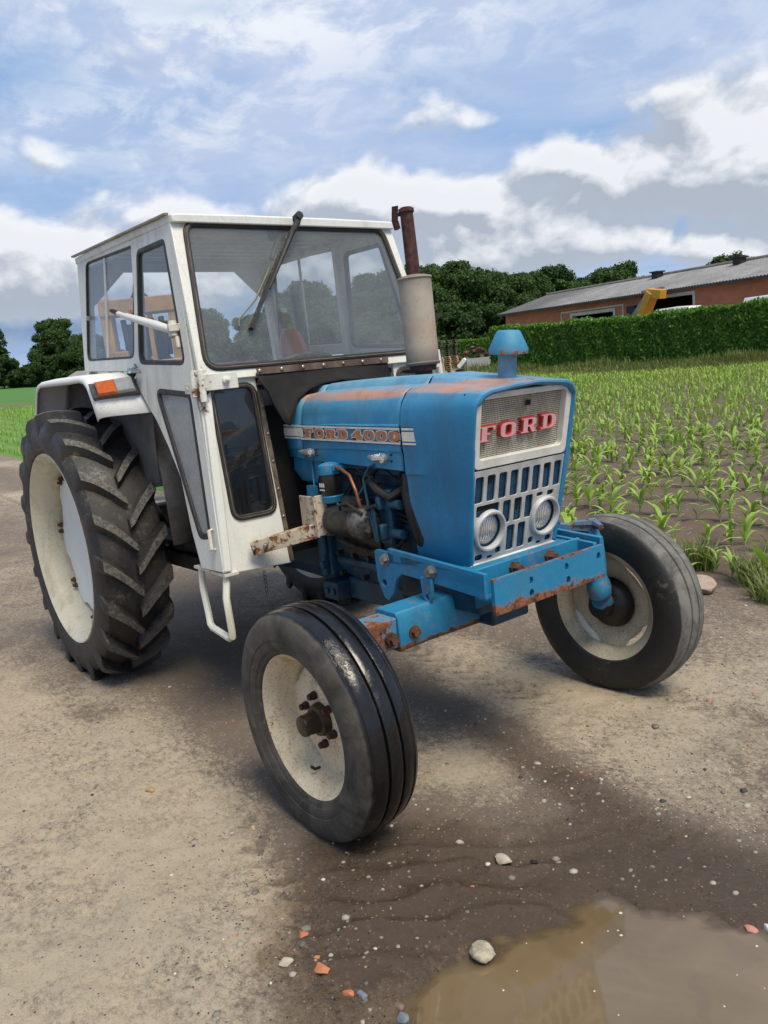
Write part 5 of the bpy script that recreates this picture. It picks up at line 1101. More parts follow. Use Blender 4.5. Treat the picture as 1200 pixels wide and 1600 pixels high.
for i, (px, fw, sc_, k) in enumerate([(-40, 108, .80, 0), (-5, 112, .86, 1), (105, 112, .80, 1), (30, 118, .42, 0), (62, 112, .62, 3), (135, 120, .78, 2), (175, 118, .66, 0), (15, 107, .8, 3), (50, 108, .55, 3), (85, 107, .75, 3), (118, 107, .8, 3), (150, 108, .9, 3), (-30, 106, .9, 3)]):
    place_tree(k, pxl(px, fw), fw, sc_, RR.random() * 6.28, 'dark tree in the row along the far green field beyond the left fender', 'trees along the far left field', h=-.5)
for i, (px, fw, sc_, k) in enumerate([(225, 112, .55, 3), (262, 112, .6, 3), (300, 110, .55, 3), (335, 108, .76, 1), (370, 108, .62, 3), (400, 106, .72, 0), (432, 100, .76, 2), (462, 97, .88, 0), (495, 97, .90, 1), (530, 96, .90, 2), (565, 96, .88, 0), (602, 96, .95, 1), (640, 95, 1.0, 0), (480, 88, .9, 3), (520, 88, .9, 3), (560, 88, .9, 3), (600, 88, .9, 3), (632, 88, .95, 3), (400, 98, .7, 3), (440, 92, .75, 3)]):
    place_tree(k, pxl(px, fw), fw, sc_, RR.random() * 6.28, 'tree of the far row seen through the cab windows', 'trees seen through the cab')

# hedges
def hedge(name, pts, h, wd, n, label):
    root = empty(name, pts[0]); root.location = (0, 0, 0)
    P = [Vector(p) for p in pts]; b = MB(); rows = []
    for i, p in enumerate(P):
        d = (P[min(i + 1, len(P) - 1)] - P[max(0, i - 1)]); d.z = 0; d.normalize(); nn = Vector((d.y, -d.x, 0))
        rows.append([p + nn * (s * wd / 2 * .9) + Vector((0, 0, z_)) for s, z_ in ((-1, -.3), (-1.0, h * .96), (-.8, h * .98), (.8, h * .98), (1.0, h * .96), (1, -.3))])
    b.loft(rows, True, True); b.build('stems', m_simple('dark_hedge_inside', (.010, .022, .006), (.018, .035, .010), 3, .9), root)
    L = [0]
    for i in range(len(P) - 1): L.append(L[-1] + (P[i + 1] - P[i]).length)
    tot = L[-1]; s = rng.random(n) * tot; pos = np.stack([np.interp(s, L, [p[k] for p in P]) for k in range(3)], 1)
    d = (P[-1] - P[0]); d.z = 0; d.normalize(); nn = np.array((d.y, -d.x, 0.0))
    side = rng.random(n); top = side < .28; v = rng.random(n)
    wig = (np.sin(s * 2.1) + np.sin(s * 5.3 + v * 5)) * .05
    lat = np.where(top, (rng.random(n) - .5) * wd, np.where(side < .92, wd / 2 + wig, -wd / 2)); zz_ = np.where(top, h + rng.normal(size=n) * .06 + .09 * np.sin(s * 1.7) * np.sin(s * .63 + 1) + .05 * (rng.random(n) > .97), v * h)
    C = pos + nn * lat[:, None]; C[:, 2] += zz_; C += rng.normal(size=(n, 3)) * .04
    outn = np.where(top[:, None], np.array([0, 0, 1.0]), nn * np.sign(lat)[:, None]); nrm = outn * .8 + rdirs(n); nrm /= np.linalg.norm(nrm, axis=1)[:, None]
    up = np.array([0, 0, 1.0]) + rdirs(n) * .6; t = np.cross(nrm, up); t /= np.linalg.norm(t, axis=1)[:, None] + 1e-9; bt = np.cross(t, nrm)
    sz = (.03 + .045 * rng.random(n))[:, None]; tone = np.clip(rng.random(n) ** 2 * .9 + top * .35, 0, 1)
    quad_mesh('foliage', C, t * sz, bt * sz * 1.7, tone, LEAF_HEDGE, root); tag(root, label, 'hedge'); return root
hp = [(pxl(px, fw), fw) for px, fw in ((775, 52), (880, 48), (1000, 44), (1120, 40.5), (1200, 38.3), (1330, 35.5))]
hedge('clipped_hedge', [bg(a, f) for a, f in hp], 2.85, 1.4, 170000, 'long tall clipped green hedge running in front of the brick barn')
hp = [(pxl(px, fw), fw) for px, fw in ((660, 73), (715, 72), (790, 70))]
hedge('clipped_hedge', [bg(a, f) for a, f in hp], 2.5, 1.3, 26000, 'lower distant hedge behind the pallet stacks and the trailer')

# barn
def m_brick():
    m, g = newmat('orange_red_blockwork')
    s = g.n('ShaderNodeSeparateXYZ', {0: g.obj()})
    br = g.n('ShaderNodeTexBrick', {'Vector': g.n('ShaderNodeCombineXYZ', {0: g.attr('along'), 1: g.attr('up'), 2: 0.0}).outputs[0], 'Color1': (.52, .18, .085, 1), 'Color2': (.44, .145, .07, 1), 'Mortar': (.30, .16, .11, 1), 'Scale': 1.0, 'Mortar Size': .012, 'Brick Width': .42, 'Row Height': .21})
    c = g.mix(g.mr(g.noise(.9, 5, .6), .4, .75, 0, .5), br.outputs[0], (.22, .10, .075)); g.out(g.bsdf(c, .85, 0, g.bump(br.outputs[1], .3, .01))); return m
BRICK = m_brick()
BL, BF = pxl(789, 66), 66.0; BR_, BRF = pxl(1200, 43), 43.0
dvec = Vector((BR_ - BL, BRF - BF)); Lw = dvec.length; dvec /= Lw; pvec = Vector((-dvec.y, dvec.x))
if pvec.x < 0: pvec = -pvec
zb0 = bg(BL, BF).z
def BP(s, p, h):       # along the wall, depth behind it, height above the barn's datum
    q = Vector((BL, BF)) + dvec * s + pvec * p; x, y = CP.x + FH.x * q.y + RH.x * q.x, CP.y + FH.y * q.y + RH.y * q.x
    return Vector((x, y, zb0 * (1 - s / 27) + h))
barn = tag(empty('barn', BP(0, 0, 0)), 'long orange brick barn with a grey corrugated roof behind the clipped hedge', 'barn'); barn.location = (0, 0, 0)
def bbox_(mb_, s0, s1, p0, p1, h0, h1): mb_.add([BP(s, p, h) for h in (h0, h1) for s, p in ((s0, p0), (s1, p0), (s1, p1), (s0, p1))], [(0, 3, 2, 1), (4, 5, 6, 7), (0, 1, 5, 4), (1, 2, 6, 5), (2, 3, 7, 6), (3, 0, 4, 7)])
LB = 46.0; HE = 4.45; HW = 9.0
doors = [(8.5, 12.8, 3.55), (16.1, 19.7, 3.95)]
b = MB(); spans = [(0, doors[0][0]), (doors[0][1], doors[1][0]), (doors[1][1], LB)]
for a, c_ in spans: bbox_(b, a, c_, 0, .3, -.5, HE)
for a, c_, h in doors: bbox_(b, a, c_, 0, .3, h, HE)
bbox_(b, 0, .3, .3, HW + .3, -.5, HE); bbox_(b, 0, LB, HW, HW + .3, -.5, HE)
wo = b.build('wall', BRICK, barn, smooth=False)
al, upv = [], []
for v in wo.data.vertices: al.append((v.co - BP(0, 0, 0)).dot((BP(1, 0, 0) - BP(0, 0, 0)).normalized()) + (v.co - BP(0, 0, 0)).dot((BP(0, 1, 0) - BP(0, 0, 0)).normalized())); upv.append(v.co.z)
for nm, A in (('along', al), ('up', upv)): at = wo.data.attributes.new(nm, 'FLOAT', 'POINT'); at.data.foreach_set('value', A)
b = MB(); b.add([BP(s, p, h) for s in (0, .3) for p, h in ((0, HE), (HW + .3, HE), (HW / 2 + .15, HE + 1.17))], [(0, 1, 2), (5, 4, 3), (0, 3, 4, 1), (1, 4, 5, 2), (2, 5, 3, 0)]); go = b.build('gable', BRICK, barn, smooth=False)
for nm, A in (('along', [v.co.x + v.co.y for v in go.data.vertices]), ('up', [v.co.z for v in go.data.vertices])): at = go.data.attributes.new(nm, 'FLOAT', 'POINT'); at.data.foreach_set('value', A)
# corrugated roof
m, g = newmat('weathered_corrugated_roof')
c = g.mix(g.mr(g.noise(.5, 6, .65), .3, .7), (.17, .165, .165), (.30, .29, .28)); c = g.mix(g.mr(g.noise(3.2, 6, .75), .5, .72, 0, .7), c, (.09, .085, .085)); c = g.mix(g.mr(g.noise(7, 5, .7), .60, .75, 0, .7), c, (.30, .30, .28))
sx = g.mr(g.m('ADD', g.attr('along'), g.m('MULTIPLY', g.noise(.6, 4), 4.0)), 6.0, 10.0, .75, 0); c = g.mix(sx, c, (.075, .07, .072)); g.out(g.bsdf(c, .9)); ROOFM = m
b = MB(); n = int(LB / .11); rows = []
alr = []
for i in range(n + 1):
    s = -.5 + (LB + 1) * i / n; w0 = .03 * (1 if i % 2 else -1)
    rows.append([BP(s, -.45, HE - .02 + w0), BP(s, HW / 4, HE + .66 + w0), BP(s, HW / 2 + .15, HE + 1.28 + w0), BP(s, HW + .7, HE - .02 + w0)]); alr += [s] * 4
b.loft(rows); ro = b.build('roof', ROOFM, barn, ang=80); at = ro.data.attributes.new('along', 'FLOAT', 'POINT'); at.data.foreach_set('value', alr)
b = MB(); b.tube([BP(-.5, HW / 2 + .15, HE + 1.32), BP(LB, HW / 2 + .15, HE + 1.32)], .12, 8); b.build('ridge', m_simple('mossy_ridge', (.11, .11, .08), (.2, .19, .16), 3, .9), ro)
for s in (12.8, 19.6):
    b = MB(); bbox_(b, s - .26, s + .26, HW / 2 - .8, HW / 2 - .25, HE + .9, HE + 1.46); bbox_(b, s - .36, s + .36, HW / 2 - .9, HW / 2 - .15, HE + 1.46, HE + 1.55); b.build('roof_vent', BLACKIRON, ro, smooth=False)
b = MB(); bbox_(b, -.4, LB, -.55, -.42, HE - .18, HE - .05); b.build('gutter', m_simple('dark_gutter', (.02, .02, .022), (.05, .05, .05), 4), barn)
b = MB(); p0 = BP(15.6, -.08, HE - .1); b.tube([p0, BP(15.6, -.08, 0)], .05, 6); b.build('downpipe', BLACKIRON, barn)
b = MB(); bbox_(b, 14.3, 15.1, -.25, -.02, 3.3, 3.75); b.build('wall_lamp', BLACKIRON, barn)
WTRIM = m_simple('dirty_white_trim', (.55, .53, .48), (.42, .40, .36), 3, .7)
for i, (a, c_, h) in enumerate(doors):
    b = MB(); bbox_(b, a - .22, a, -.05, .35, -.5, h + .02); bbox_(b, c_, c_ + .18, -.05, .35, -.5, h + .02); bbox_(b, a - .22, c_ + .18, -.05, .35, h + .02, h + .22); b.build('door_frame', WTRIM, barn, smooth=False)
b = MB(); bbox_(b, 7.2, 7.3, -.04, .0, -.5, 3.85); bbox_(b, 13.7, 13.8, -.04, .0, -.5, 3.95); bbox_(b, 7.3, 13.7, -.04, .0, 3.85, 3.95); b.build('wall_trim', WTRIM, barn, smooth=False)
b = MB(); bbox_(b, .3, LB, 5.5, 5.6, -.5, HE); b.build('inner_partition', BLACK, barn, smooth=False)
b = MB(); bbox_(b, .1, 8.0, -.10, .0, 2.42, 2.50); b.build('wall_ledge', WTRIM, barn, smooth=False)

# telehandler boom and vans standing between the hedge and the barn
YEL = m_simple('yellow_machine_paint', (.62, .32, .02), (.50, .24, .02), 3, .5)
YELW = m_simple('dirty_orange_machine_paint', (.46, .26, .05), (.30, .16, .04), 5, .6)
VANW = m_simple('white_van_paint', (.72, .74, .74), (.66, .68, .68), 1, .3)
th = tag(empty('telehandler'), 'yellow telehandler with its boom raised above the hedge in front of the barn', 'telehandler')
q = BP(19.8, -3.9, -.25)
ax_ = (BP(1, 0, 0) - BP(0, 0, 0)).normalized(); az_ = Vector((0, 0, 1)); ay_ = az_.cross(ax_)
def TP(a, d, h): return q + ax_ * a + ay_ * d + az_ * h
b = MB(); b.bar(TP(-.6, 0, 2.4), TP(.75, 0, 4.45), .5, .62, ay_); b.bar(TP(.45, 0, 4.42), TP(1.55, 0, 4.25), .5, .48, ay_); b.build('boom', YEL, th, smooth=False, bevel=.04)
b = MB(); b.bar(TP(-1.5, 0, 2.5), TP(.35, 0, 4.25), .28, .34, ay_); b.bar(TP(-.4, .3, 4.55), TP(1.3, .3, 4.62), .12, .14, ay_); b.build('boom_ram', m_simple('grey_steel', (.30, .31, .31), (.16, .16, .16), 4, .4, .3), th, smooth=False)
b = MB(); b.box((-1.4, -.9, .7), (2.4, .9, 2.1), Matrix.Translation(q)); b.build('chassis', YEL, th, bevel=.08)
b = MB(); b.tube([TP(-1.2, .2, 2.6), TP(-.3, .25, 3.7), TP(.5, .25, 4.5)], .06, 6); b.build('hose', BLACKIRON, th)
for k, a in enumerate((-1.0, 1.9)):
    for d in (-1.0, 1.0): b = MB(); b.cyl(TP(a, d - .2, .6), TP(a, d + .2, .6), .6, n=20); b.build('wheel', BLACKIRON, th)
def van(s, p, L_, h, lab):
    v = tag(empty('van'), lab, 'van'); q = BP(s, p, 0)
    def VP(a, d, hh): return q + ax_ * a + ay_ * d + az_ * hh
    b = MB(); b.loft([[VP(a, d * w_, hh) for d, hh in ((-.95, .5), (-.95, hs), (-.8, hs + .62 * (ht - hs)), (-.6, ht), (.6, ht), (.8, hs + .62 * (ht - hs)), (.95, hs), (.95, .5))] for a, w_, hs, ht in ((0, .9, h * .6, h - .25), (.12, 1, h * .62, h - .04), (L_ * .5, 1, h * .62, h), (L_ * .74, 1, h * .62, h - .06), (L_ * .86, .97, h * .52, h * .72), (L_, .9, h * .42, h * .48))], True, True); b.build('body', VANW, v, bevel=.04)
    b = MB(); b.add([VP(L_ * .56, -.97, h * .60), VP(L_ * .76, -.97, h * .60), VP(L_ * .70, -.86, h * .86), VP(L_ * .56, -.86, h * .86)], [(0, 1, 2, 3)]); b.build('side_window', BLACKIRON, v)
    for a in (.9, L_ - .9):
        for d in (-.85, .85): b = MB(); b.cyl(VP(a, d - .1, .34), VP(a, d + .1, .34), .34, n=18); b.build('wheel', BLACKIRON, v)
van(18.8, -1.6, 3.6, 3.30, 'white van with only its roof showing above the hedge beside the yellow boom')
van(25.2, -1.7, 5.6, 3.35, 'white box van roof showing above the hedge at the right edge of the photo')

# pallets, scrap and the trailer in the yard
PALE = m_simple('pale_new_wood', (.52, .38, .25), (.42, .29, .18), 4, .8)
GREYW = m_simple('grey_old_wood', (.12, .10, .08), (.07, .06, .05), 4, .9)
def make_pallet(mt):
    b = MB()
    for k in range(6): b.box((-.6, -.4 + k * .14, .122), (.6, -.30 + k * .14, .144))
    for x0 in (-.6, -.05, .5):
        b.box((x0, -.4, .10), (x0 + .1, .4, .122)); b.box((x0, -.4, 0), (x0 + .1, .4, .02))
        for y0 in (-.4, -.05, .30): b.box((x0, y0, .02), (x0 + .1, y0 + .1, .10))
    return b.build('pallet', mt, smooth=False)
pa, pb = make_pallet(PALE), make_pallet(GREYW); first = {id(pa): 1, id(pb): 1}
def stack(src, la, fw, n, rot, label, group, h0=0, jit=.03):
    for k in range(n):
        o = src if first.pop(id(src), None) else src.copy()
        if o is not src: COL.objects.link(o)
        o.location = bg(la + RR.uniform(-jit, jit), fw + RR.uniform(-jit, jit), h0 + k * .146); o.rotation_euler = (0, 0, rot + RR.uniform(-.03, .03)); tag(o, label, 'pallet', group)
yaw = math.atan2(RH.y, RH.x)
PF = 60
stack(pa, pxl(698, PF), PF, 9, yaw + .15, 'pale new wooden pallet in the light lower half of the stack', 'pale pallets stacked in the yard')
stack(pb, pxl(698, PF), PF, 8, yaw + .15, 'weathered grey pallet piled on top of the pale pallets', 'grey pallets on top of the stack', 9 * .146, .12)
stack(pb, pxl(684, PF + .6), PF + .6, 8, yaw - .1, 'grey pallet in the shorter dark stack left of the pale one', 'grey pallets in the shorter stack', 0, .08)
def scrap(la, fw, seed, label, mats, n=9, size=.7, name='scrap_heap'):
    r = random.Random(seed); b = MB(); c0 = bg(la, fw)
    for k in range(n):
        a = c0 + Vector((r.uniform(-size, size), r.uniform(-size, size), r.uniform(.05, size * 1.4))); d = Vector((r.uniform(-1, 1), r.uniform(-1, 1), r.uniform(-.5, .6))).normalized() * r.uniform(.3, .9)
        b.cur = k % len(mats)
        if k % 3 == 0: b.tube([a, a + d * .5 + Vector((0, 0, .1)), a + d], .05, 6)
        elif k % 3 == 1: b.bar(a, a + d, .25, .12)
        else: b.rev(a, a + d * .5, [(0, .1), (.2, .22), (.8, .22), (1, .1)], 12)
    b.cur = 1; b.rev(c0 + Vector((0, 0, -.2)), c0 + Vector((0, 0, size * .9)), [(0, size), (.5, size * .8), (1, size * .2)], 14)
    o = b.build(name, mats); return tag(o, label, 'scrap heap')
scrap(pxl(722, 60), 60, 3, 'heap of reddish rusty scrap beside the pallet stacks', [m_simple('reddish_scrap', (.22, .07, .05), (.12, .05, .04), 5), BLACKIRON, GREYW], 16, .9)
scrap(pxl(752, 64), 64, 5, 'dark red rusty machine parts heaped behind the trailer', [m_simple('dark_red_scrap', (.16, .03, .025), (.07, .02, .02), 5), BLACKIRON], 18, 1.2, 'machine_heap')
tr_ = tag(empty('trailer'), 'small tandem trailer with aluminium sides parked by the hedge end', 'trailer'); q = bg(pxl(752, 57), 57); ex_ = RH; ez_ = Vector((0, 0, 1)); ey_ = FH
def TR(a, d, h): return q + ex_ * a + ey_ * d + ez_ * h
AL_ = m_simple('dull_aluminium_side', (.42, .43, .45), (.34, .35, .37), 2, .45, .2)
b = MB(); M_ = Matrix(((ex_.x, ey_.x, 0, q.x), (ex_.y, ey_.y, 0, q.y), (0, 0, 1, q.z), (0, 0, 0, 1)))
b.box((-1.35, -.75, .62), (1.6, -.71, 1.15), M_); b.box((-1.35, .71, .62), (1.6, .75, 1.15), M_); b.box((-1.35, -.71, .62), (-1.31, .71, 1.15), M_); b.box((1.56, -.71, .62), (1.6, .71, 1.15), M_); b.box((-1.31, -.71, .62), (1.56, .71, .66), M_); b.build('bed', AL_, tr_, smooth=False)
b = MB(); b.box((-1.35, -.76, .54), (1.62, .76, .615), M_); b.bar(TR(-1.35, 0, .55), TR(-2.4, 0, .5), .1, .08); b.build('chassis', m_simple('pale_chassis', (.4, .38, .32), (.25, .24, .2), 3), tr_)
b = MB(); b.bar(TR(-1.9, -.3, .6), TR(-1.35, -.5, 1.15), .35, .3); b.build('wheel_cover', VANW, tr_, bevel=.05)
for a in (.35, 1.05):
    for d in (-.78, .78):
        b = MB(); b.cyl(TR(a, d - .09, .32), TR(a, d + .09, .32), .32, n=20); wo = b.build('wheel', BLACKIRON, tr_); b = MB(); b.rev(TR(a, d - .10, .32), TR(a, d + .10, .32), [(0, .19), (.5, .16), (1, .19)], 16); b.build('rim', ALU, wo)
# little grey roof far left behind the fender
sh = tag(empty('shed'), 'low grey shed roof just behind the rear of the cab at the field edge', 'shed'); q = bg(pxl(128, 70), 70, 0)
b = MB(); M_ = Matrix(((RH.x, FH.x, 0, q.x), (RH.y, FH.y, 0, q.y), (0, 0, 1, q.z), (0, 0, 0, 1)))
b.box((-.7, 0, 0), (3, 2, 1.2), M_); b.build('wall', GREYW, sh, smooth=False)
b = MB(); b.add([M_ @ Vector(p) for p in ((-1.0, -.3, 1.15), (3.2, -.3, 1.15), (3.2, 1.0, 1.75), (-.3, 1.0, 1.75), (-1.0, 2.3, 1.15), (3.2, 2.3, 1.15))], [(0, 1, 2, 3), (3, 2, 5, 4)]); oo = b.build('roof', m_simple('grey_shed_roof', (.26, .25, .25), (.18, .17, .17), 2), sh, smooth=False); s_ = oo.modifiers.new('t', 'SOLIDIFY'); s_.thickness = .08

# orange lifting mast standing behind the tractor
ms = tag(empty('loader_mast'), 'weathered orange machine mast with black hoses seen through the cab side windows', 'machine'); q = bg(pxl(228, 9.5), 9.5); M_ = Matrix(((RH.x, FH.x, 0, q.x), (RH.y, FH.y, 0, q.y), (0, 0, 1, q.z), (0, 0, 0, 1)))
b = MB(); b.box((-.36, -.10, .3), (-.24, .10, 2.40), M_); b.box((.42, -.10, .3), (.54, .10, 2.36), M_); b.box((-.36, -.12, 2.20), (.54, .12, 2.38), M_); b.box((-.40, -.16, 1.60), (.58, .16, 1.66), M_); b.box((-.30, -.10, 1.66), (-.10, .08, 1.80), M_); b.box((-.36, -.12, .3), (.54, .12, .5), M_); b.build('frame', YELW, ms, bevel=.012)
b = MB()
for k in range(5): x0 = -.12 + k * .11; b.tube([M_ @ Vector((x0, 0, 1.66)), M_ @ Vector((x0 + .02, -.05, 1.9)), M_ @ Vector((x0 - .01, 0, 2.15))], .025 if k % 2 else .035, 8)
b.box((-.10, -.02, 1.72), (.38, .06, 2.10), M_); b.build('hydraulics', BLACKIRON, ms)
b = MB(); b.tube([M_ @ Vector(p) for p in ((.0, 0, 2.38), (.05, -.02, 2.46), (.14, -.02, 2.45), (.20, 0, 2.38))], .014, 8); b.build('hose', RUST, ms)
b = MB(); b.box((.17, -.08, 1.66), (.22, -.02, 2.2), M_); b.build('slide', YELW, ms)

# corn
CORN = m_leaf('corn_leaf', (.17, .315, .045), (.245, .385, .065), (.40, .50, .14), 1.3)
def corn_arrays(r, h, nl, segs=4):
    """one plant: curved tapering leaves fanned in two ranks; returns verts, quads, tone"""
    V, F, Tn = [], [], []; az = r.random() * 6.28
    for k in range(nl):
        a = az + (math.pi if k % 2 else 0) + r.uniform(-.55, .55); z0 = h * (.10 + .42 * k / nl); ln = h * (1.0 - .35 * abs(k / nl - .45)) * r.uniform(.75, 1.1); el = R(r.uniform(52, 74) + 8 * k / nl); wd = h * .058 * r.uniform(.8, 1.15); droop = r.uniform(1.1, 2.3)
        p = Vector((0, 0, z0)); e = el; tw = r.uniform(-.4, .4)
        b0 = len(V)
        for i in range(segs + 1):
            t = i / segs; w_ = wd * (math.sin(math.pi * min(1, t * .92 + .12)) ** .7) * (1 if i < segs else .05)
            sd_ = Vector((-math.sin(a), math.cos(a), math.sin(tw) * .4)).normalized(); V += [p - sd_ * w_ + Vector((0, 0, w_ * .35)), p + sd_ * w_ + Vector((0, 0, w_ * .35))]; Tn += [r.random() * .5 + .3 * t] * 2
            p = p + Vector((math.cos(a) * math.cos(e), math.sin(a) * math.cos(e), math.sin(e))) * ln / segs; e -= droop / segs
        for i in range(segs): F.append((b0 + 2 * i, b0 + 2 * i + 1, b0 + 2 * i + 3, b0 + 2 * i + 2))
    b0 = len(V)
    for i in range(3):
        z_ = h * .5 * i / 2; w_ = h * (.026 - .008 * i)
        for k in range(4): V.append(Vector((w_ * math.cos(k * 1.5708), w_ * math.sin(k * 1.5708), z_ - .01 * (i == 0)))); Tn.append(.75)
    for i in range(2):
        for k in range(4): F.append((b0 + i * 4 + k, b0 + i * 4 + (k + 1) % 4, b0 + i * 4 + 4 + (k + 1) % 4, b0 + i * 4 + 4 + k))
    return np.array([tuple(v) for v in V], np.float32), np.array(F, np.int32), np.array(Tn, np.float32)
def mesh_np(name, V, F, Tn, mat):
    me = bpy.data.meshes.new(name); me.vertices.add(len(V)); me.vertices.foreach_set('co', V.astype(np.float32).ravel()); me.loops.add(F.size); me.loops.foreach_set('vertex_index', F.astype(np.int32).ravel())
    me.polygons.add(len(F)); me.polygons.foreach_set('loop_start', np.arange(0, F.size, F.shape[1], dtype=np.int32)); me.update(calc_edges=True)
    if Tn is not None: at = me.attributes.new('tone', 'FLOAT', 'POINT'); at.data.foreach_set('value', Tn.astype(np.float32))
    me.materials.append(mat); return me
r_ = random.Random(21)
var = [corn_arrays(r_, 1.0, r_.choice((5, 6, 7, 8)), 5) for _ in range(28)]; varl = [corn_arrays(r_, 1.0, 5, 2) for _ in range(10)]
vme = [mesh_np('corn_plant', v, f, t, CORN) for v, f, t in var]
spots = []
rows_y = np.arange(.22, 62, .66)
for ey in rows_y:
    xr = np.arange(-70, 26, .11) if ey < 30 else np.arange(-70, 26, .20)
    xr = xr + rng.uniform(-.05, .05, len(xr)); yy = ye(xr) + ey + rng.normal(size=len(xr)) * .035
    fwv = (xr - CP.x) * FH.x + (yy - CP.y) * FH.y; lav = (xr - CP.x) * RH.x + (yy - CP.y) * RH.y; tv = lav / np.maximum(fwv, .1)
    lim = np.interp(tv, [-.6, -.45, 0, .07, .2, .3, .48, .8], [40, 39, 44, 46, 44, 40, 34.5, 30])
    ok = (fwv > 1.5) & (fwv < lim - .3) & (tv > -.56) & (tv < .58) & (rng.random(len(xr)) < .90)
    ok &= (tv > .10) | (fwv > 9) | (tv > -.2)
    for x_, y_, f_ in zip(xr[ok], yy[ok], fwv[ok]): spots.append((f_, x_, y_))
spots.sort(); NEAR = 300
vis = [s for s in spots if (lambda t_: t_ > .17)(((s[1] - CP.x) * RH.x + (s[2] - CP.y) * RH.y) / s[0])][:NEAR]; vs_ = set((s[1], s[2]) for s in vis)
for f_, x_, y_ in vis:
    o = bpy.data.objects.new('corn_plant', r_.choice(vme)); COL.objects.link(o); h = r_.uniform(.24, .37); h *= r_.uniform(.62, .95); o.scale = (h * r_.uniform(.85, 1.15), h, h * r_.uniform(.8, 1.2)); o.rotation_euler = (r_.uniform(-.1, .1), r_.uniform(-.1, .1), r_.random() * 6.28); o.location = (x_, y_, gz(x_, y_) - .012)
    tag(o, 'young green corn plant in the dark soil among the nearest rows', 'corn plant', 'corn plants of the nearest rows')
far = [s for s in spots if (s[1], s[2]) not in vs_]
VV, FF, TT, off = [], [], [], 0
xa = np.array([s[1] for s in far]); ya = np.array([s[2] for s in far]); za = ground_fields(xa, ya)[0]
for i, (f_, x_, y_) in enumerate(far):
    v, f, t = r_.choice(var if f_ < 11 else varl); lf_ = ((x_ - CP.x) * RH.x + (y_ - CP.y) * RH.y) / f_ < -.15; h = r_.uniform(.19, .31) * (1.0 if f_ < 30 else 1.15) * (.6 if lf_ else 1); q_ = r_.random() * 6.28; c_, s_ = math.cos(q_), math.sin(q_)
    v2 = np.stack([(v[:, 0] * c_ - v[:, 1] * s_) * h + x_, (v[:, 0] * s_ + v[:, 1] * c_) * h + y_, v[:, 2] * h + za[i] - .01], 1); VV.append(v2); FF.append(f + off); TT.append(t); off += len(v)
me = mesh_np('corn_crop', np.concatenate(VV), np.concatenate(FF), np.concatenate(TT), CORN); o = bpy.data.objects.new('corn_crop', me); COL.objects.link(o); tag(o, 'field of young corn in rows stretching to the hedge', 'corn', kind='stuff')

# grasses
GRASS = m_leaf('verge_grass', (.10, .16, .035), (.15, .20, .05), (.30, .30, .13), .8)
def blades(name, P, H, label, cat='grass', wd=.006, mat=GRASS, kind='stuff', lean=.35):
    n = len(P); a = rng.random(n) * 6.28; d = np.stack([np.cos(a), np.sin(a), np.zeros(n)], 1); s = np.stack([-np.sin(a), np.cos(a), np.zeros(n)], 1) * wd * (.6 + .8 * rng.random(n))[:, None]
    k = (lean * (.4 + rng.random(n)))[:, None] * H[:, None]; up = np.array([0, 0, 1.0]) * H[:, None]
    m1 = P + up * .55 + d * k * .35; tip = P + up * (.92 + .1 * rng.random(n))[:, None] + d * k * 1.0
    V = np.stack([P - s, P + s, m1 + s * .8, m1 - s * .8, tip], 1).reshape(-1, 3); b0 = np.arange(n) * 5
    F = np.concatenate([np.stack([b0, b0 + 1, b0 + 2, b0 + 3], 1), np.stack([b0 + 3, b0 + 2, b0 + 4, b0 + 4], 1)])
    me = bpy.data.meshes.new(name); fl = [tuple(x) for x in np.stack([b0, b0 + 1, b0 + 2, b0 + 3], 1)] + [tuple(x) for x in np.stack([b0 + 3, b0 + 2, b0 + 4], 1)]
    me.from_pydata([tuple(v) for v in V], [], fl); at = me.attributes.new('tone', 'FLOAT', 'POINT'); at.data.foreach_set('value', np.repeat(rng.random(n) ** 1.5, 5).astype(np.float32)); me.materials.append(mat)
    o = bpy.data.objects.new(name, me); COL.objects.link(o); return tag(o, label, cat, kind=kind)
# verge between the corn and the hedge
n = 26000; ti = rng.uniform(.12, .62, n); f0 = np.interp(ti, [.07, .2, .3, .48, .8], [46, 44, 40, 34.5, 30]) + 2.2; f1 = np.interp(ti, [.141, .226, .322, .419, .483, .588], [52, 48, 44, 40.5, 38.3, 35.5]) - .6
f_ = f0 + (f1 - f0) * rng.random(n) ** .8; la = ti * f_; P = np.stack([CP.x + FH.x * f_ + RH.x * la, CP.y + FH.y * f_ + RH.y * la, np.zeros(n)], 1); P[:, 2] = terr(P[:, 0], P[:, 1])
H = (.18 + .75 * ((f_ - f0) / (f1 - f0)) ** 2 * (.4 + .9 * (fbm(P[:, 0] * .5, P[:, 1] * .5, 3, 31)))) * (.5 + .7 * rng.random(n))
blades('verge_grass', P, H, 'uncut grass strip between the corn and the tall hedge', wd=.022)
# grass along the road edge at the right
def tuft(cx_, cy_, n, rad, h, label, seed_wd=.004, lean=.9):
    a = rng.random(n) * 6.28; q = np.sqrt(rng.random(n)) * rad; P = np.stack([cx_ + q * np.cos(a), cy_ + q * np.sin(a), np.zeros(n)], 1); P[:, 2] = ground_fields(P[:, 0], P[:, 1])[0] - .005
    o = blades('grass_tuft', P, h * (.4 + .8 * rng.random(n)), label, 'grass tuft', seed_wd, kind=None, lean=lean); return o
tuft(1.93, 2.36, 500, .17, .17, 'green grass tuft at the field corner right of the pale stone'); tuft(2.10, 2.12, 420, .14, .13, 'straggly grass tuft on the road edge at the right border of the photo'); tuft(1.45, 2.42, 220, .10, .20, 'dark grass clump close behind the grey front tyre', lean=.5)

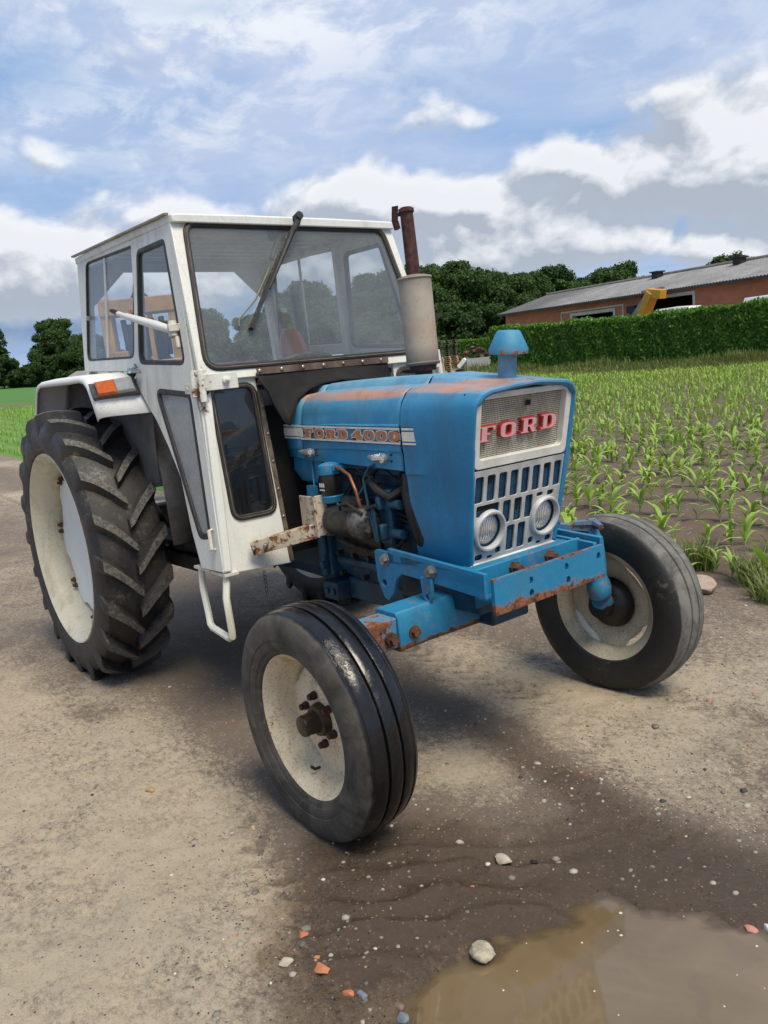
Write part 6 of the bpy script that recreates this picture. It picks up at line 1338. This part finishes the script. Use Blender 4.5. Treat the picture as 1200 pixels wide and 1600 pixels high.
# ---- stones and gravel lying on the road
def pebble_arrays(r, sub=1):
    bm = bmesh.new(); bmesh.ops.create_icosphere(bm, subdivisions=sub, radius=1.0); sx, sy, sz = r.uniform(.75, 1.2), r.uniform(.6, 1.0), r.uniform(.35, .65)
    for v in bm.verts: k = 1 + r.uniform(-.22, .22); v.co = Vector((v.co.x * sx * k, v.co.y * sy * k, v.co.z * sz * k))
    V = np.array([tuple(v.co) for v in bm.verts], np.float32); F = np.array([[v.index for v in f.verts] for f in bm.faces], np.int32); bm.free(); return V, F
def stonemat(name, a, b, sc_=30): return m_simple(name, a, b, sc_, .8, 0, .5, .004)
STM, g = newmat('mixed_gravel')
tn = g.attr('tone'); c = g.mix(tn, (.09, .078, .066), (.38, .335, .27)); c = g.mix(g.m('GREATER_THAN', tn, .955), c, (.52, .49, .43)); c = g.mix(g.m('LESS_THAN', tn, .06), c, (.045, .045, .05)); c = g.mix(g.m('LESS_THAN', g.m('ABSOLUTE', g.m('SUBTRACT', tn, .5)), .025), c, (.40, .16, .07))
g.out(g.bsdf(c, .75, 0, g.bump(g.noise(80, 3), .4, .002)))
pv_ = [pebble_arrays(r_, 1) for _ in range(12)]
def gravel(name, n, x0, x1, y0, y1, dens, smin, smax, label):
    x = rng.uniform(x0, x1, n); y = rng.uniform(y0, y1, n); z, sa, we, gr, sd, e = ground_fields(x, y)
    ok = (rng.random(n) < dens(x, y, gr)) & (e < .1) & (sd > .01); x, y, z = x[ok], y[ok], z[ok]; VV, FF, TT, off = [], [], [], 0
    for i in range(len(x)):
        v, f = pv_[rng.integers(12)]; q_ = rng.random() * 6.28; c_, s_ = math.cos(q_), math.sin(q_); k = smin + (smax - smin) * rng.random() ** 3
        VV.append(np.stack([(v[:, 0] * c_ - v[:, 1] * s_) * k + x[i], (v[:, 0] * s_ + v[:, 1] * c_) * k + y[i], v[:, 2] * k + z[i] + k * (.10 - .35 * rng.random())], 1)); FF.append(f + off); off += len(v); TT.append(np.full(len(v), rng.random(), np.float32))
    o = bpy.data.objects.new(name, mesh_np(name, np.concatenate(VV), np.concatenate(FF), np.concatenate(TT), STM)); COL.objects.link(o); tag(o, label, 'gravel', kind='stuff')
gravel('gravel', 16000, .6, 3.7, -2.0, 2.15, lambda x, y, gr: (.10 + .90 * np.clip(gr - .15, 0, 1)) * (.15 + .85 * (fbm(x * 3, y * 3, 3, 71) > .48)), .0018, .0085, 'loose gravel and grit scattered over the dirt road')
gravel('coarse_gravel', 1500, 1.6, 3.6, -1.4, 2.1, lambda x, y, gr: np.clip(gr - .12, 0, 1) * .8, .006, .017, 'coarser pale pebbles in the gravel beside the puddle')
def stone(name, x, y, size, mt, label, cat='stone', flat=.55, seed=1, zoff=0.0, ang_=0):
    r = random.Random(seed); bm = bmesh.new(); bmesh.ops.create_icosphere(bm, subdivisions=3, radius=1.0); cuts = [(Vector((r.gauss(0, 1), r.gauss(0, 1), r.gauss(0, 1))).normalized(), r.uniform(.5, .85)) for _ in range(9)]
    for v in bm.verts:
        for nn, dd in cuts:
            q_ = v.co.dot(nn)
            if q_ > dd: v.co -= nn * (q_ - dd) * .92
        v.co *= 1 + r.uniform(-.03, .03); v.co = Vector((v.co.x * 1.15, v.co.y * .85, v.co.z * flat)) * size
    me = bpy.data.meshes.new(name); bm.to_mesh(me); bm.free(); me.polygons.foreach_set('use_smooth', [True] * len(me.polygons)); me.set_sharp_from_angle(angle=R(28)); me.materials.append(mt)
    o = bpy.data.objects.new(name, me); COL.objects.link(o); o.rotation_euler = (0, 0, ang_); o.location = (x, y, max(gz(x, y), WATER_Z - .004) + size * flat * .45 + zoff); return tag(o, label, cat)
S1 = stonemat('pale_stone', (.46, .41, .33), (.30, .26, .20)); S2 = stonemat('wet_green_stone', (.20, .18, .12), (.42, .38, .28), 60); S3 = stonemat('orange_brick_chip', (.46, .17, .08), (.36, .13, .06)); S4 = stonemat('blue_grey_chip', (.17, .19, .22), (.11, .12, .14)); S5 = stonemat('tan_field_stone', (.40, .31, .24), (.28, .21, .16), 25)
stone('stone', 2.634, -.501, .026, S1, 'pale angular stone lying alone on the mud above the puddle', seed=2)
stone('stone', 2.834, -.781, .034, S2, 'wet mottled stone half sunk at the left edge of the puddle', seed=5, flat=.5)
stone('brick_chip', 2.615, -1.093, .022, S3, 'larger orange brick chip at the bottom of the photo left of the puddle', 'brick chip', .35, 7)
stone('brick_chip', 2.712, -1.086, .015, S3, 'small rounded orange brick chip next to a blue grey chip', 'brick chip', .5, 9)
stone('stone', 2.741, -1.068, .014, S4, 'blue grey stone chip touching the small orange brick chip', flat=.4, seed=3)
stone('brick_chip', 1.461, -1.066, .020, stonemat('dusty_brick_chip', (.38, .24, .13), (.30, .2, .11)), 'dusty tan brick chip on pale sand left of the front tyre', 'brick chip', .35, 4)
stone('brick_chip', 2.486, -1.065, .015, S3, 'flat dull orange brick chip higher up the dark dirt', 'brick chip', .3, 11)
stone('stone', 2.543, -1.149, .019, S1, 'flat white stone sliver pointing left on the dark dirt', flat=.3, seed=13, ang_=.7)
stone('brick_chip', 3.214, -.266, .016, stonemat('pink_brick_chip', (.46, .20, .15), (.36, .16, .12)), 'pinkish brick chip at the right shore of the puddle', 'brick chip', .5, 15)
stone('stone', 3.245, -.235, .017, stonemat('white_stone', (.55, .55, .53), (.42, .42, .4)), 'white stone beside the pinkish brick chip at the right border', flat=.5, seed=16)
stone('stone', 1.70, 2.03, .105, S5, 'big tan field stone on the road edge right of the grey front tyre', flat=.62, seed=21, ang_=2.2, zoff=-.01)
stone('stone', 1.955, -.921, .011, stonemat('yellow_chip', (.5, .36, .2), (.4, .28, .15)), 'little yellowish stone on the sand just left of the wet front tyre', flat=.5, seed=23)
stone('stone', 2.844, -1.033, .017, S4, 'dark rounded stone in the lower left corner of the puddle', flat=.6, seed=24)
stone('stone', 2.81, -1.02, .014, stonemat('brown_stone', (.2, .13, .1), (.13, .09, .07)), 'brown stone just above the dark rounded stone in the puddle corner', flat=.6, seed=25)
stone('stone', 2.71, -.46, .011, BLACKIRON, 'small black pebble right of the pale angular stone', flat=.7, seed=26)
stone('stone', 1.27, -.33, .030, stonemat('bone_white_stone', (.5, .46, .38), (.36, .32, .26)), 'whitish lump on the ground just behind the wet front tyre', flat=.6, seed=27)
# froth dots on the puddle
b = MB(); q_ = 0
for k in range(70):
    x_, y_ = rng.uniform(2.85, 3.6), rng.uniform(-1.2, .05)
    if sdist(np.array([x_]), np.array([y_]), PUD)[0] > -.05: continue
    b.rev((x_, y_, WATER_Z), (x_, y_, WATER_Z + .0012), [(0, .0016 + .003 * rng.random() ** 3), (1, .001)], 8)
o = b.build('froth', m_simple('pale_froth', (.6, .57, .5), (.5, .47, .4), 60)); tag(o, 'tiny pale froth dots floating on the puddle', 'froth', kind='stuff')
